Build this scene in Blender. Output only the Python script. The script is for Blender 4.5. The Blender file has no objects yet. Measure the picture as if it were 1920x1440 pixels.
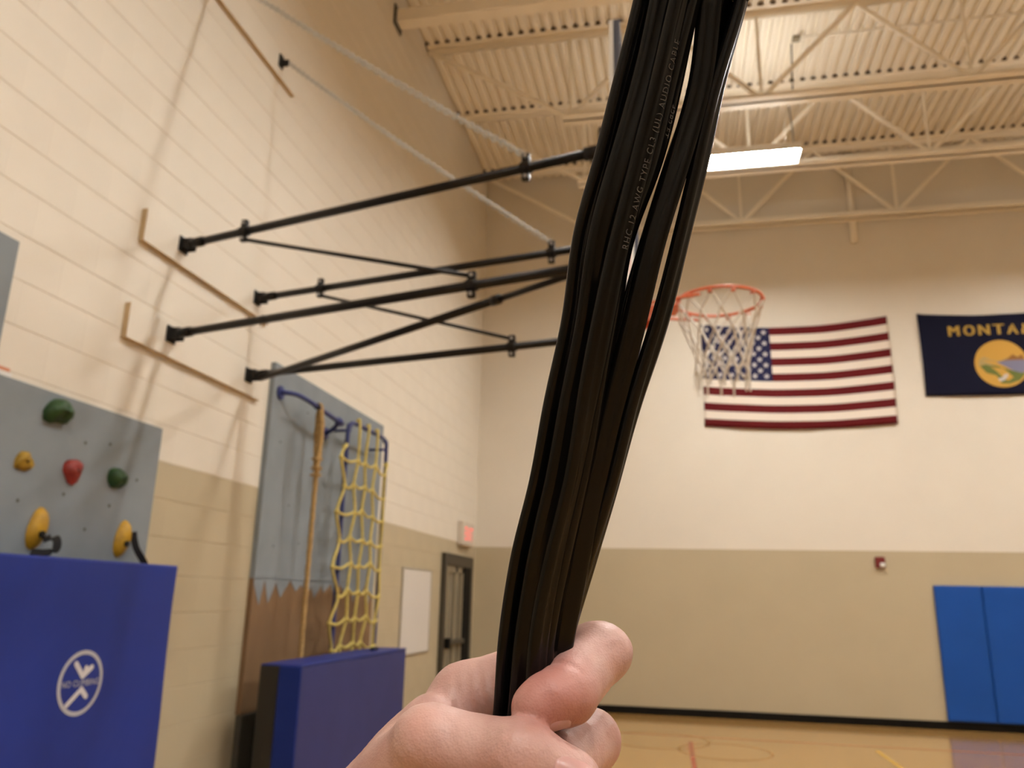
import bpy, math, random
import numpy as np
from mathutils import Vector, Matrix
random.seed(7)
np.random.seed(7)
scene = bpy.context.scene
COL = scene.collection

# ------------------------------------------------------------------ camera, world, exposure
# gym axes: x = distance from the left wall, y = along the left wall to the back wall, z = up (metres)
CAM_LOC = Vector((3.27, 0.0, 1.63))
CAM_R = Matrix(((0.97978968, 0.03039798, 0.19770723),
                (0.19877923, -0.25834233, -0.94538144),
                (0.02233846, 0.96557506, -0.25916364)))
cd = bpy.data.cameras.new('camera')
cam = bpy.data.objects.new('camera', cd)
COL.objects.link(cam)
cam.matrix_world = Matrix.Translation(CAM_LOC) @ CAM_R.to_4x4()
cd.sensor_width = 36.0
cd.lens = 28.125
cd.clip_start = 0.02
cd.dof.use_dof = True
cd.dof.focus_distance = 0.25
cd.dof.aperture_fstop = 22.0
scene.camera = cam
w = bpy.data.worlds.new('world')
scene.world = w
w.use_nodes = True
w.node_tree.nodes['Background'].inputs[0].default_value = (0.9, 0.8, 0.65, 1)
w.node_tree.nodes['Background'].inputs[1].default_value = 0.0
scene.view_settings.view_transform = 'Standard'
scene.view_settings.look = 'None'
scene.view_settings.gamma = 1.0
scene.view_settings.exposure = 0.0
scene.view_settings.use_curve_mapping = False
LAMP_COLOR = (1.0, 0.975, 0.92)
LAMP_STRENGTH = 228.0

# ------------------------------------------------------------------ materials
def material(name, color, rough=0.6, noise=0.0, scale=5.0, bump=0.0, bump_scale=60.0, metal=0.0, emit=None, strength=0.0,
             spec=0.5, color2=None, coat=0.0):
    m = bpy.data.materials.new(name)
    m.use_nodes = True
    nt = m.node_tree
    b = nt.nodes['Principled BSDF']
    b.inputs['Base Color'].default_value = (*color, 1)
    b.inputs['Roughness'].default_value = rough
    b.inputs['Metallic'].default_value = metal
    b.inputs['Specular IOR Level'].default_value = spec
    b.inputs['Coat Weight'].default_value = coat
    if emit:
        b.inputs['Emission Color'].default_value = (*emit, 1)
        b.inputs['Emission Strength'].default_value = strength
    if noise > 0 or bump > 0:
        tc = nt.nodes.new('ShaderNodeTexCoord')
    if noise > 0:
        n = nt.nodes.new('ShaderNodeTexNoise')
        n.inputs['Scale'].default_value = scale
        n.inputs['Detail'].default_value = 5
        nt.links.new(tc.outputs['Object'], n.inputs['Vector'])
        r = nt.nodes.new('ShaderNodeValToRGB')
        r.color_ramp.elements[0].position = 0.3
        r.color_ramp.elements[1].position = 0.7
        c2 = color2 if color2 else tuple(min(1, c * (1 + noise)) for c in color)
        c1 = color if color2 else tuple(c * (1 - noise) for c in color)
        r.color_ramp.elements[0].color = (*c1, 1)
        r.color_ramp.elements[1].color = (*c2, 1)
        nt.links.new(n.outputs['Fac'], r.inputs['Fac'])
        nt.links.new(r.outputs['Color'], b.inputs['Base Color'])
    if bump > 0:
        n2 = nt.nodes.new('ShaderNodeTexNoise')
        n2.inputs['Scale'].default_value = bump_scale
        n2.inputs['Detail'].default_value = 4
        nt.links.new(tc.outputs['Object'], n2.inputs['Vector'])
        bp = nt.nodes.new('ShaderNodeBump')
        bp.inputs['Strength'].default_value = bump
        bp.inputs['Distance'].default_value = 0.002
        nt.links.new(n2.outputs['Fac'], bp.inputs['Height'])
        nt.links.new(bp.outputs['Normal'], b.inputs['Normal'])
    return m

M = {}
M['cream'] = material('cream_paint', (0.735, 0.68, 0.59), 0.55, 0.02, 1.5, 0.15, 90)
M['tan'] = material('tan_paint', (0.485, 0.412, 0.28), 0.5, 0.03, 1.5, 0.15, 90)
M['mortar_cream'] = material('mortar_cream_paint', (0.70, 0.62, 0.52), 0.7)
M['deck'] = material('ceiling_deck_paint', (0.90, 0.83, 0.71), 0.6, 0.03, 1.0)
M['steel_paint'] = material('joist_paint', (0.90, 0.83, 0.71), 0.5, 0.03, 2.0)
M['black_steel'] = material('black_powder_coat', (0.009, 0.008, 0.007), 0.4, 0.1, 8, spec=0.25)
M['bolt'] = material('zinc_bolt', (0.45, 0.45, 0.45), 0.3, metal=0.9)
M['chain'] = material('zinc_chain', (0.56, 0.56, 0.53), 0.45, metal=0.3)
M['wood_edge'] = material('raw_lumber', (0.54, 0.40, 0.23), 0.6, 0.08, 12)
M['grey_panel'] = material('grey_texture_paint', (0.222, 0.252, 0.278), 0.9, 0.07, 4, 0.4, 120)
M['brown_panel'] = material('bare_brown_board', (0.20, 0.115, 0.055), 0.6, 0.12, 3)
M['dark_board'] = material('dark_grey_board', (0.075, 0.07, 0.055), 0.6, 0.1, 5)
M['blue_vinyl'] = material('royal_blue_vinyl', (0.019, 0.038, 0.245), 0.45, 0.06, 3, 0.3, 6, spec=0.2)
M['navy_vinyl'] = material('navy_vinyl', (0.036, 0.042, 0.155), 0.5, 0.06, 3, spec=0.2)
M['mid_blue'] = material('mid_blue_vinyl', (0.012, 0.030, 0.20), 0.45, 0.05, 3, spec=0.2)
M['black_vinyl'] = material('black_vinyl', (0.018, 0.016, 0.012), 0.5, 0.1, 4)
M['pad_blue'] = material('pad_blue_vinyl', (0.012, 0.078, 0.36), 0.4, 0.05, 2, spec=0.2)
M['pad_side'] = material('pad_dark_blue_edge', (0.012, 0.045, 0.16), 0.5)
M['logo'] = material('screen_print_white', (0.62, 0.60, 0.62), 0.6)
M['logo_grey'] = material('screen_print_grey', (0.45, 0.45, 0.50), 0.6)
M['white_board'] = material('white_board_face', (0.70, 0.67, 0.64), 0.3)
M['alu'] = material('aluminium', (0.5, 0.48, 0.44), 0.35, metal=0.7)
M['bronze'] = material('dark_bronze_frame', (0.045, 0.038, 0.026), 0.45)
M['door_tan'] = material('door_panel_tan', (0.26, 0.22, 0.15), 0.5, 0.05, 3, spec=0.15)
M['black'] = material('matt_black', (0.003, 0.003, 0.003), 0.7, spec=0.15)
M['green_hold'] = material('green_resin', (0.014, 0.058, 0.010), 0.5, 0.3, 20)
M['yellow_hold'] = material('yellow_resin', (0.46, 0.255, 0.010), 0.5, 0.2, 20)
M['ochre_hold'] = material('ochre_resin', (0.35, 0.21, 0.015), 0.55, 0.3, 25)
M['red_hold'] = material('red_resin', (0.26, 0.024, 0.017), 0.5, 0.3, 20)
M['strap'] = material('black_webbing', (0.010, 0.010, 0.011), 0.8)
M['pipe_blue'] = material('blue_painted_pipe', (0.018, 0.030, 0.15), 0.4)
M['rope'] = material('manila_rope', (0.42, 0.27, 0.105), 0.9, 0.25, 60)
M['yellow_rope'] = material('yellow_poly_rope', (0.60, 0.48, 0.13), 0.7, 0.15, 40)
M['flag_red'] = material('flag_red_cloth', (0.105, 0.007, 0.009), 0.8, spec=0.15)
M['flag_white'] = material('flag_white_cloth', (0.78, 0.71, 0.62), 0.8)
M['flag_navy'] = material('flag_navy_cloth', (0.015, 0.017, 0.060), 0.8, spec=0.15)
M['star'] = material('flag_star_white', (0.55, 0.52, 0.52), 0.8)
M['state_navy'] = material('state_flag_navy', (0.0042, 0.005, 0.019), 0.8, spec=0.15)
M['gold'] = material('flag_gold', (0.58, 0.33, 0.055), 0.8)
M['gold_dark'] = material('flag_letter_gold', (0.46, 0.29, 0.05), 0.8)
M['flag_green'] = material('flag_green', (0.13, 0.16, 0.03), 0.8)
M['flag_river'] = material('flag_river', (0.20, 0.20, 0.30), 0.8)
M['flag_brown'] = material('flag_brown', (0.27, 0.12, 0.025), 0.8)
M['flag_hill'] = material('flag_hill', (0.42, 0.31, 0.12), 0.8)
M['alarm_red'] = material('alarm_red', (0.15, 0.010, 0.010), 0.4)
M['white'] = material('white_plastic', (0.75, 0.73, 0.70), 0.4)
M['base'] = material('black_vinyl_base', (0.006, 0.0055, 0.005), 0.4, spec=0.15)
M['rim'] = material('orange_rim', (0.62, 0.15, 0.065), 0.4)
M['net'] = material('white_net_cord', (0.66, 0.62, 0.55), 0.8)
M['board_white'] = material('backboard_white', (0.72, 0.70, 0.66), 0.4)
M['board_navy'] = material('backboard_edge_navy', (0.030, 0.033, 0.055), 0.5)
M['exit_red'] = material('exit_letters', (0.5, 0.03, 0.03), 0.5, emit=(1.0, 0.10, 0.11), strength=1.3)
M['sign_face'] = material('exit_sign_face', (0.62, 0.55, 0.46), 0.5)
M['housing'] = material('lamp_housing', (0.75, 0.72, 0.66), 0.4)
M['tube'] = material('lamp_diffuser', (0.9, 0.9, 0.9), 0.5, emit=LAMP_COLOR, strength=LAMP_STRENGTH)
M['added_uplight'] = material('added_uplight_glow', (0.9, 0.9, 0.9), 0.5, emit=LAMP_COLOR, strength=LAMP_STRENGTH * 0.36)  # made-up upward glow, weaker than the diffuser
M['flute_shade'] = material('painted_flute_shade', (0.10, 0.07, 0.045), 0.9)  # dark tone of the shaded flute voids, put into the colour
M['cable'] = material('black_cable_jacket', (0.0028, 0.0026, 0.0024), 0.24, 0.12, 60, 0.06, 90, spec=0.2)
M['print'] = material('grey_ink', (0.07, 0.066, 0.062), 0.6)
M['red_line'] = material('red_court_paint', (0.36, 0.075, 0.04), 0.25)
M['faint_red'] = material('worn_red_court_paint', (0.46, 0.20, 0.085), 0.25)
M['yellow_line'] = material('yellow_court_paint', (0.62, 0.38, 0.06), 0.25)
M['brown_line'] = material('brown_court_paint', (0.36, 0.21, 0.075), 0.25)
M['sticker'] = material('orange_white_sticker', (0.62, 0.24, 0.12), 0.6)

def wood_floor():
    m = bpy.data.materials.new('maple_strip_floor')
    m.use_nodes = True
    nt = m.node_tree
    b = nt.nodes['Principled BSDF']
    tc = nt.nodes.new('ShaderNodeTexCoord')
    mp = nt.nodes.new('ShaderNodeMapping')
    mp.inputs['Rotation'].default_value = (0, 0, 0)
    nt.links.new(tc.outputs['Object'], mp.inputs['Vector'])
    br = nt.nodes.new('ShaderNodeTexBrick')
    br.inputs['Color1'].default_value = (0.56, 0.315, 0.10, 1)
    br.inputs['Color2'].default_value = (0.46, 0.250, 0.072, 1)
    br.inputs['Mortar'].default_value = (0.30, 0.16, 0.05, 1)
    br.inputs['Scale'].default_value = 1.0
    br.inputs['Mortar Size'].default_value = 0.0012
    br.inputs['Brick Width'].default_value = 0.9
    br.inputs['Row Height'].default_value = 0.057
    nt.links.new(mp.outputs['Vector'], br.inputs['Vector'])
    n = nt.nodes.new('ShaderNodeTexNoise')
    n.inputs['Scale'].default_value = 3
    nt.links.new(tc.outputs['Object'], n.inputs['Vector'])
    mx = nt.nodes.new('ShaderNodeMix')
    mx.data_type = 'RGBA'
    mx.blend_type = 'MULTIPLY'
    mx.inputs[0].default_value = 0.25
    nt.links.new(br.outputs['Color'], mx.inputs[6])
    nt.links.new(n.outputs['Fac'], mx.inputs[7])
    nt.links.new(mx.outputs[2], b.inputs['Base Color'])
    b.inputs['Roughness'].default_value = 0.16
    b.inputs['Coat Weight'].default_value = 0.5
    b.inputs['Coat Roughness'].default_value = 0.08
    return m
M['floor'] = wood_floor()

def skin_material():
    m = bpy.data.materials.new('skin')
    m.use_nodes = True
    nt = m.node_tree
    b = nt.nodes['Principled BSDF']
    tc = nt.nodes.new('ShaderNodeTexCoord')
    n = nt.nodes.new('ShaderNodeTexNoise')
    n.inputs['Scale'].default_value = 45
    n.inputs['Detail'].default_value = 5
    nt.links.new(tc.outputs['Object'], n.inputs['Vector'])
    r = nt.nodes.new('ShaderNodeValToRGB')
    r.color_ramp.elements[0].position = 0.28
    r.color_ramp.elements[0].color = (0.45, 0.24, 0.208, 1)
    r.color_ramp.elements[1].position = 0.72
    r.color_ramp.elements[1].color = (0.61, 0.405, 0.36, 1)
    nt.links.new(n.outputs['Fac'], r.inputs['Fac'])
    last = r.outputs['Color']
    # redder flesh: index fingertip, index side, thumb joint (hand-frame positions in metres)
    for (cx, cy, cz, rad, amt, colr) in ((0.004, -0.003, 0.015, 0.014, 0.75, (0.42, 0.14, 0.12)),
                                         (0.012, -0.012, 0.012, 0.009, 0.6, (0.33, 0.11, 0.085)),
                                         (-0.010, -0.020, 0.036, 0.010, 0.5, (0.42, 0.17, 0.14)),
                                         (0.030, -0.002, -0.006, 0.007, 0.35, (0.42, 0.27, 0.27)),
                                         (-0.034, -0.004, 0.026, 0.008, 0.5, (0.66, 0.34, 0.28))):
        vm = nt.nodes.new('ShaderNodeVectorMath')
        vm.operation = 'DISTANCE'
        nt.links.new(tc.outputs['Object'], vm.inputs[0])
        vm.inputs[1].default_value = (cx, cy, cz)
        mr = nt.nodes.new('ShaderNodeMapRange')
        mr.interpolation_type = 'SMOOTHSTEP'
        mr.inputs['From Min'].default_value = rad * 0.2
        mr.inputs['From Max'].default_value = rad * 1.5
        mr.inputs['To Min'].default_value = amt
        mr.inputs['To Max'].default_value = 0
        nt.links.new(vm.outputs['Value'], mr.inputs['Value'])
        mx = nt.nodes.new('ShaderNodeMix')
        mx.data_type = 'RGBA'
        nt.links.new(mr.outputs['Result'], mx.inputs[0])
        nt.links.new(last, mx.inputs[6])
        mx.inputs[7].default_value = (*colr, 1)
        last = mx.outputs[2]
    nt.links.new(last, b.inputs['Base Color'])
    b.inputs['Roughness'].default_value = 0.48
    b.inputs['Subsurface Weight'].default_value = 0.10
    b.inputs['Subsurface Radius'].default_value = (0.004, 0.0016, 0.0009)
    b.inputs['Subsurface Scale'].default_value = 1.0
    v = nt.nodes.new('ShaderNodeTexVoronoi')
    v.inputs['Scale'].default_value = 1300
    nt.links.new(tc.outputs['Object'], v.inputs['Vector'])
    n2 = nt.nodes.new('ShaderNodeTexNoise')
    n2.inputs['Scale'].default_value = 420
    n2.inputs['Detail'].default_value = 6
    nt.links.new(tc.outputs['Object'], n2.inputs['Vector'])
    add = nt.nodes.new('ShaderNodeMath')
    add.operation = 'MULTIPLY_ADD'
    nt.links.new(v.outputs['Distance'], add.inputs[0])
    add.inputs[1].default_value = 0.4
    nt.links.new(n2.outputs['Fac'], add.inputs[2])
    bp = nt.nodes.new('ShaderNodeBump')
    bp.inputs['Strength'].default_value = 0.30
    bp.inputs['Distance'].default_value = 0.0006
    nt.links.new(add.outputs['Value'], bp.inputs['Height'])
    nt.links.new(bp.outputs['Normal'], b.inputs['Normal'])
    return m
M['skin'] = skin_material()
M['nail'] = material('fingernail', (0.52, 0.29, 0.27), 0.26, 0.05, 150)

# ------------------------------------------------------------------ mesh helpers
class MB:
    def __init__(s):
        s.v = []; s.f = []; s.m = []
    def add(s, vs, fs, mi=0):
        o = len(s.v)
        s.v += [tuple(p) for p in vs]
        s.f += [tuple(i + o for i in q) for q in fs]
        s.m += [mi] * len(fs)
        return s
    def box(s, a, b, mi=0, ch=0.0):
        x0, y0, z0 = [min(p, q) for p, q in zip(a, b)]
        x1, y1, z1 = [max(p, q) for p, q in zip(a, b)]
        if ch <= 0:
            vs = [(x0, y0, z0), (x1, y0, z0), (x1, y1, z0), (x0, y1, z0), (x0, y0, z1), (x1, y0, z1), (x1, y1, z1), (x0, y1, z1)]
            fs = [(0, 3, 2, 1), (4, 5, 6, 7), (0, 1, 5, 4), (1, 2, 6, 5), (2, 3, 7, 6), (3, 0, 4, 7)]
            return s.add(vs, fs, mi)
        c = min(ch, (x1 - x0) * .49, (y1 - y0) * .49, (z1 - z0) * .49)
        vs = []; idx = {}
        for ix, X in ((0, x0), (1, x1)):
            for iy, Y in ((0, y0), (1, y1)):
                for iz, Z in ((0, z0), (1, z1)):
                    sx, sy, sz = (1 - 2 * ix), (1 - 2 * iy), (1 - 2 * iz)
                    for ax in range(3):
                        p = [X + sx * c, Y + sy * c, Z + sz * c]
                        p[ax] = (X, Y, Z)[ax]
                        idx[(ix, iy, iz, ax)] = len(vs)
                        vs.append(p)
        fs = []
        for ax in range(3):
            o1, o2 = [(1, 2), (2, 0), (0, 1)][ax]
            for k in (0, 1):
                q = []
                for (a_, b_) in ((0, 0), (1, 0), (1, 1), (0, 1)):
                    t = [0, 0, 0]; t[ax] = k; t[o1] = a_; t[o2] = b_
                    q.append(idx[(*t, ax)])
                fs.append(tuple(q if k else q[::-1]))
        for ax in range(3):               # edges parallel to ax
            o1, o2 = [(1, 2), (2, 0), (0, 1)][ax]
            for a_ in (0, 1):
                for b_ in (0, 1):
                    t0 = [0, 0, 0]; t0[o1] = a_; t0[o2] = b_; t1 = list(t0); t1[ax] = 1
                    fs.append((idx[(*t0, o1)], idx[(*t1, o1)], idx[(*t1, o2)], idx[(*t0, o2)]))
        for ix in (0, 1):
            for iy in (0, 1):
                for iz in (0, 1):
                    fs.append((idx[(ix, iy, iz, 0)], idx[(ix, iy, iz, 1)], idx[(ix, iy, iz, 2)]))
        return s.add(vs, fs, mi)
    def tube(s, pts, r, n=10, mi=0, closed=False, caps=True):
        P = [Vector(p) for p in pts]
        R = list(r) if isinstance(r, (list, tuple)) else [r] * len(P)
        N = len(P)
        tan = []
        for i in range(N):
            a = P[i - 1] if (i > 0 or closed) else P[i]
            b = P[(i + 1) % N] if (i < N - 1 or closed) else P[i]
            tan.append((b - a).normalized())
        up = Vector((0, 0, 1)) if abs(tan[0].z) < .9 else Vector((1, 0, 0))
        nrm = (up - tan[0] * up.dot(tan[0])).normalized()
        vs = []
        for i in range(N):
            nrm = (nrm - tan[i] * nrm.dot(tan[i])).normalized()
            bi = tan[i].cross(nrm)
            for k in range(n):
                a = 2 * math.pi * k / n
                vs.append(P[i] + (nrm * math.cos(a) + bi * math.sin(a)) * R[i])
        fs = []
        for i in range(N if closed else N - 1):
            j = (i + 1) % N
            for k in range(n):
                l = (k + 1) % n
                fs.append((i * n + k, i * n + l, j * n + l, j * n + k))
        if caps and not closed:
            fs.append(tuple(range(n))[::-1])
            fs.append(tuple(range((N - 1) * n, N * n)))
        return s.add(vs, fs, mi)
    def ball(s, c, r, nu=10, nv=7, mi=0, sq=(1, 1, 1), wob=0.0):
        vs = []; fs = []
        for j in range(nv + 1):
            th = math.pi * j / nv
            for i in range(nu):
                ph = 2 * math.pi * i / nu
                k = 1 + wob * random.uniform(-1, 1)
                vs.append((c[0] + r * sq[0] * k * math.sin(th) * math.cos(ph), c[1] + r * sq[1] * k * math.sin(th) * math.sin(ph), c[2] + r * sq[2] * k * math.cos(th)))
        for j in range(nv):
            for i in range(nu):
                l = (i + 1) % nu
                fs.append((j * nu + i, (j + 1) * nu + i, (j + 1) * nu + l, j * nu + l))
        return s.add(vs, fs, mi)
    def prism(s, poly, fn, t0, t1, mi=0):      # extrude a 2-D outline: fn(u, v, t) -> point
        n = len(poly)
        vs = [fn(u, v, t0) for u, v in poly] + [fn(u, v, t1) for u, v in poly]
        fs = [tuple(range(n))[::-1], tuple(range(n, 2 * n))]
        for i in range(n):
            j = (i + 1) % n
            fs.append((i, j, n + j, n + i))
        return s.add(vs, fs, mi)
    def build(s, name, mats, parent=None, smooth=False, origin=None):
        me = bpy.data.meshes.new(name)
        vs = s.v
        if origin is not None:
            vs = [(p[0] - origin[0], p[1] - origin[1], p[2] - origin[2]) for p in vs]
        me.from_pydata(vs, [], s.f)
        mats = mats if isinstance(mats, (list, tuple)) else [mats]
        for k in mats:
            me.materials.append(M[k] if isinstance(k, str) else k)
        if len(mats) > 1:
            me.polygons.foreach_set('material_index', s.m)
        if smooth:
            me.polygons.foreach_set('use_smooth', [True] * len(me.polygons))
        me.update()
        o = bpy.data.objects.new(name, me)
        COL.objects.link(o)
        if origin is not None:
            o.location = origin
        if parent is not None:
            o.parent = parent
            if parent.type == 'EMPTY' or True:
                o.location = Vector(o.location) - world_origin(parent)
        return o

def world_origin(o):
    v = Vector(o.location)
    p = o.parent
    while p is not None:
        v = v + Vector(p.location)
        p = p.parent
    return v

def tag(o, label=None, cat=None, group=None, kind=None):
    if label: o['label'] = label
    if cat: o['category'] = cat
    if group: o['group'] = group
    if kind: o['kind'] = kind
    return o

def thing(name, label, cat, loc, group=None):
    o = bpy.data.objects.new(name, None)
    o.empty_display_size = 0.1
    COL.objects.link(o)
    o.location = loc
    return tag(o, label, cat, group)

def smooth_path(pts, n=8):
    P = [Vector(p) for p in pts]
    P = [P[0] * 2 - P[1]] + P + [P[-1] * 2 - P[-2]]
    out = []
    for i in range(1, len(P) - 2):
        for k in range(n):
            t = k / n
            a, b, c, d = P[i - 1], P[i], P[i + 1], P[i + 2]
            out.append(0.5 * ((2 * b) + (c - a) * t + (2 * a - 5 * b + 4 * c - d) * t * t + (3 * b - a - 3 * c + d) * t ** 3))
    out.append(P[-2])
    return out

def text_shape(txt, size=1.0, spacing=1.0):
    cu = bpy.data.curves.new('lettering_curve', 'FONT')
    cu.body = txt
    cu.size = size
    cu.space_character = spacing
    cu.align_x = 'LEFT'
    o = bpy.data.objects.new('lettering_tmp', cu)
    COL.objects.link(o)
    bpy.context.view_layer.update()
    me = bpy.data.meshes.new_from_object(o.evaluated_get(bpy.context.evaluated_depsgraph_get()))
    vs = [(v.co.x, v.co.y) for v in me.vertices]
    fs = [tuple(p.vertices) for p in me.polygons]
    bpy.data.objects.remove(o)
    bpy.data.curves.remove(cu)
    bpy.data.meshes.remove(me)
    x0 = min(p[0] for p in vs); x1 = max(p[0] for p in vs)
    y0 = min(p[1] for p in vs); y1 = max(p[1] for p in vs)
    return [(p[0] - x0, p[1] - y0) for p in vs], fs, x1 - x0, y1 - y0

def split_long(vs, fs, lim):
    vs = list(vs); out = []
    todo = []
    for f in fs:
        for i in range(1, len(f) - 1): todo.append((f[0], f[i], f[i + 1]))
    while todo:
        a, b, c = todo.pop()
        e = [(math.dist(vs[p], vs[q]), p, q, r) for p, q, r in ((a, b, c), (b, c, a), (c, a, b))]
        L, p, q, r = max(e)
        if L < lim: out.append((a, b, c)); continue
        vs.append(((vs[p][0] + vs[q][0]) / 2, (vs[p][1] + vs[q][1]) / 2))
        m = len(vs) - 1
        todo += [(p, m, r), (m, q, r)]
    return vs, out

def slab_text(mb, txt, w_, h_, fn, spacing=1.0, mi=0):
    """lettering stretched to w_ x h_, fn(u, v) -> point"""
    vs, fs, tw, th = text_shape(txt, 1.0, spacing)
    mb.add([fn(u / tw * w_, v / th * h_) for u, v in vs], fs, mi)

# ------------------------------------------------------------------ the room
XR, Y0, Y1, H = 16.0, -10.0, 13.0, 9.1
PAINT = 2.44
C = 0.2375                      # course height
fl = MB().box((-0.3, Y0 - 0.3, -0.2), (XR + 0.3, Y1 + 0.3, 0)).build('floor', 'floor')
tag(fl, 'glossy honey maple gym floor with painted court lines', kind='structure')
def floor_line(pts, wd, m, z=0.002):
    mb = MB()
    P = [Vector((p[0], p[1], 0)) for p in pts]
    vs = []
    for i, p in enumerate(P):
        d = (P[min(i + 1, len(P) - 1)] - P[max(i - 1, 0)]).normalized()
        s_ = Vector((-d.y, d.x, 0)) * wd / 2
        vs += [(p + s_).to_tuple()[:2] + (z,), (p - s_).to_tuple()[:2] + (z,)]
    mb.add(vs, [(2 * i, 2 * i + 1, 2 * i + 3, 2 * i + 2) for i in range(len(P) - 1)])
    return mb.build('court_line', m, fl)
floor_line([(2.0, 11.15), (15.0, 11.15)], 0.05, 'faint_red', 0.0015)
floor_line([(3.34, 10.75), (3.44, 3.0)], 0.05, 'red_line', 0.002)
floor_line([(5.48, 10.85), (5.60, 3.0)], 0.05, 'yellow_line', 0.0025)
for (cx, cy, rr) in ((2.95, 10.75, 0.62), (3.72, 10.2, 0.52)):
    floor_line([(cx + rr * math.cos(a * math.pi / 16), cy + rr * math.sin(a * math.pi / 16)) for a in range(33)], 0.04, 'brown_line', 0.001)

# left wall: mortar slab, course blocks proud of it
wl = MB().box((-0.3, Y0, 0), (-0.0035, Y1, PAINT), 1).box((-0.3, Y0, PAINT), (-0.0035, Y1, H + 0.05), 0).build('wall_left', ['mortar_cream', 'tan'])
tag(wl, 'cream and tan painted concrete block wall on the left', kind='structure')
BL = 0.475
def block_mesh(L, mi_name):
    mb = MB()
    g, gz, cz, cy = 0.0, 0.0012, 0.0028, 0.0003
    y0, y1, z0, z1 = -L / 2 + g, L / 2 - g, -C / 2 + gz, C / 2 - gz
    vs = [(-0.012, y0, z0), (-0.012, y1, z0), (-0.012, y1, z1), (-0.012, y0, z1),
          (-0.003, y0, z0), (-0.003, y1, z0), (-0.003, y1, z1), (-0.003, y0, z1),
          (0, y0 + cy, z0 + cz), (0, y1 - cy, z0 + cz), (0, y1 - cy, z1 - cz), (0, y0 + cy, z1 - cz)]
    fs = [(0, 3, 2, 1)]
    for a in (0, 4):
        for i in range(4):
            j = (i + 1) % 4
            fs.append((a + i, a + j, a + 4 + j, a + 4 + i))
    fs.append((8, 9, 10, 11))
    me = bpy.data.meshes.new('block')
    me.from_pydata(vs, [], fs)
    me.materials.append(M[mi_name])
    return me, vs, fs
bcache = {}
blocks = []
rows_below = int(PAINT / C) + 1
row = 0
z = PAINT - rows_below * C
while z < H + C:
    off = 0 if row % 2 == 0 else BL / 2
    y = Y1 - off
    segs = []
    if off: segs.append((Y1 - BL / 2, BL / 2, 'e'))
    k = 0
    yy = Y1 - off
    while yy - BL > Y0:
        segs.append((yy - BL / 2, BL, 'f')); yy -= BL
    zc = z + C / 2
    if zc > C * 0.3:
        for yc, L, t in segs:
            if t == 'e': yc = Y1 - BL / 4
            blocks.append((yc, zc, L, 'tan' if zc < PAINT else 'cream'))
    z += C; row += 1
Ri = CAM_R.transposed()
def size_in_view(yc, zc):
    d = Ri @ (Vector((0, yc, zc)) - CAM_LOC)
    if d.z >= -0.1: return -1
    u = d.x / -d.z; v = d.y / -d.z
    if abs(u) > 0.66 or abs(v) > 0.5: return -1
    if yc < 4.4 and zc < 2.55: return -0.5            # behind the climbing panel
    return 1 / (d.length ** 2) * abs(d.normalized().x + 0.3)
ranked = sorted(range(len(blocks)), key=lambda i: -size_in_view(*blocks[i][:2]))
solo = set(ranked[:300])
rest = MB()
for i, (yc, zc, L, mname) in enumerate(blocks):
    key = (round(L, 4), mname)
    if key not in bcache: bcache[key] = block_mesh(L, mname)
    me, vs, fs = bcache[key]
    if i in solo:
        o = bpy.data.objects.new('block', me)
        COL.objects.link(o)
        o.parent = wl
        o.location = (0, yc, zc)
    else:
        rest.add([(p[0], p[1] + yc, p[2] + zc) for p in vs], fs, 0 if mname == 'cream' else 1)
ro = rest.build('block_field', ['cream', 'tan'], wl)
ro['kind'] = 'stuff'

def two_tone_wall(name, a, b, label):
    mb = MB()
    mb.box((a[0], a[1], 0), (b[0], b[1], PAINT), 1)
    mb.box((a[0], a[1], PAINT), (b[0], b[1], H + 0.05), 0)
    o = mb.build(name, ['cream', 'tan'])
    return tag(o, label, kind='structure')
wb = two_tone_wall('wall_back', (-0.3, Y1, 0), (XR + 0.3, Y1 + 0.3, 0), 'cream over tan painted back wall behind the flags')
two_tone_wall('wall_right', (XR, Y0, 0), (XR + 0.3, Y1, 0), 'cream over tan painted wall on the right of the gym')
two_tone_wall('wall_front', (-0.3, Y0 - 0.3, 0), (XR + 0.3, Y0, 0), 'cream over tan painted wall behind the photographer')
tag(MB().box((0.0, Y1 - 0.012, 0), (XR, Y1, 0.11), 0, 0.004).build('baseboard_back', 'base'), 'black vinyl baseboard along the back wall', kind='structure')
tag(MB().box((0.0, 8.0, 0), (0.012, 11.0, 0.11), 0, 0.004).build('baseboard_left', 'base'), 'black vinyl baseboard along the left wall', kind='structure')

# ribbed metal roof deck, ribs running towards the back wall
mb = MB()
P_, D_ = 0.15, 0.06
prof = []
x = -0.3
while x < XR + 0.3:
    prof += [(x, H + D_), (x + 0.045, H + D_), (x + 0.065, H), (x + 0.13, H)]
    x += P_
vs = []
for (px, pz) in prof: vs += [(px, Y0 - 0.3, pz), (px, Y1 + 0.3, pz)]
fs = [(2 * i, 2 * i + 1, 2 * i + 3, 2 * i + 2) for i in range(len(prof) - 1)]
mb.add(vs, fs)
mb.box((-0.3, Y0 - 0.3, H + 0.08), (XR + 0.3, Y1 + 0.3, H + 0.2))
tag(mb.build('ceiling', 'deck'), 'tan painted ribbed metal roof deck', kind='structure')

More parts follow.
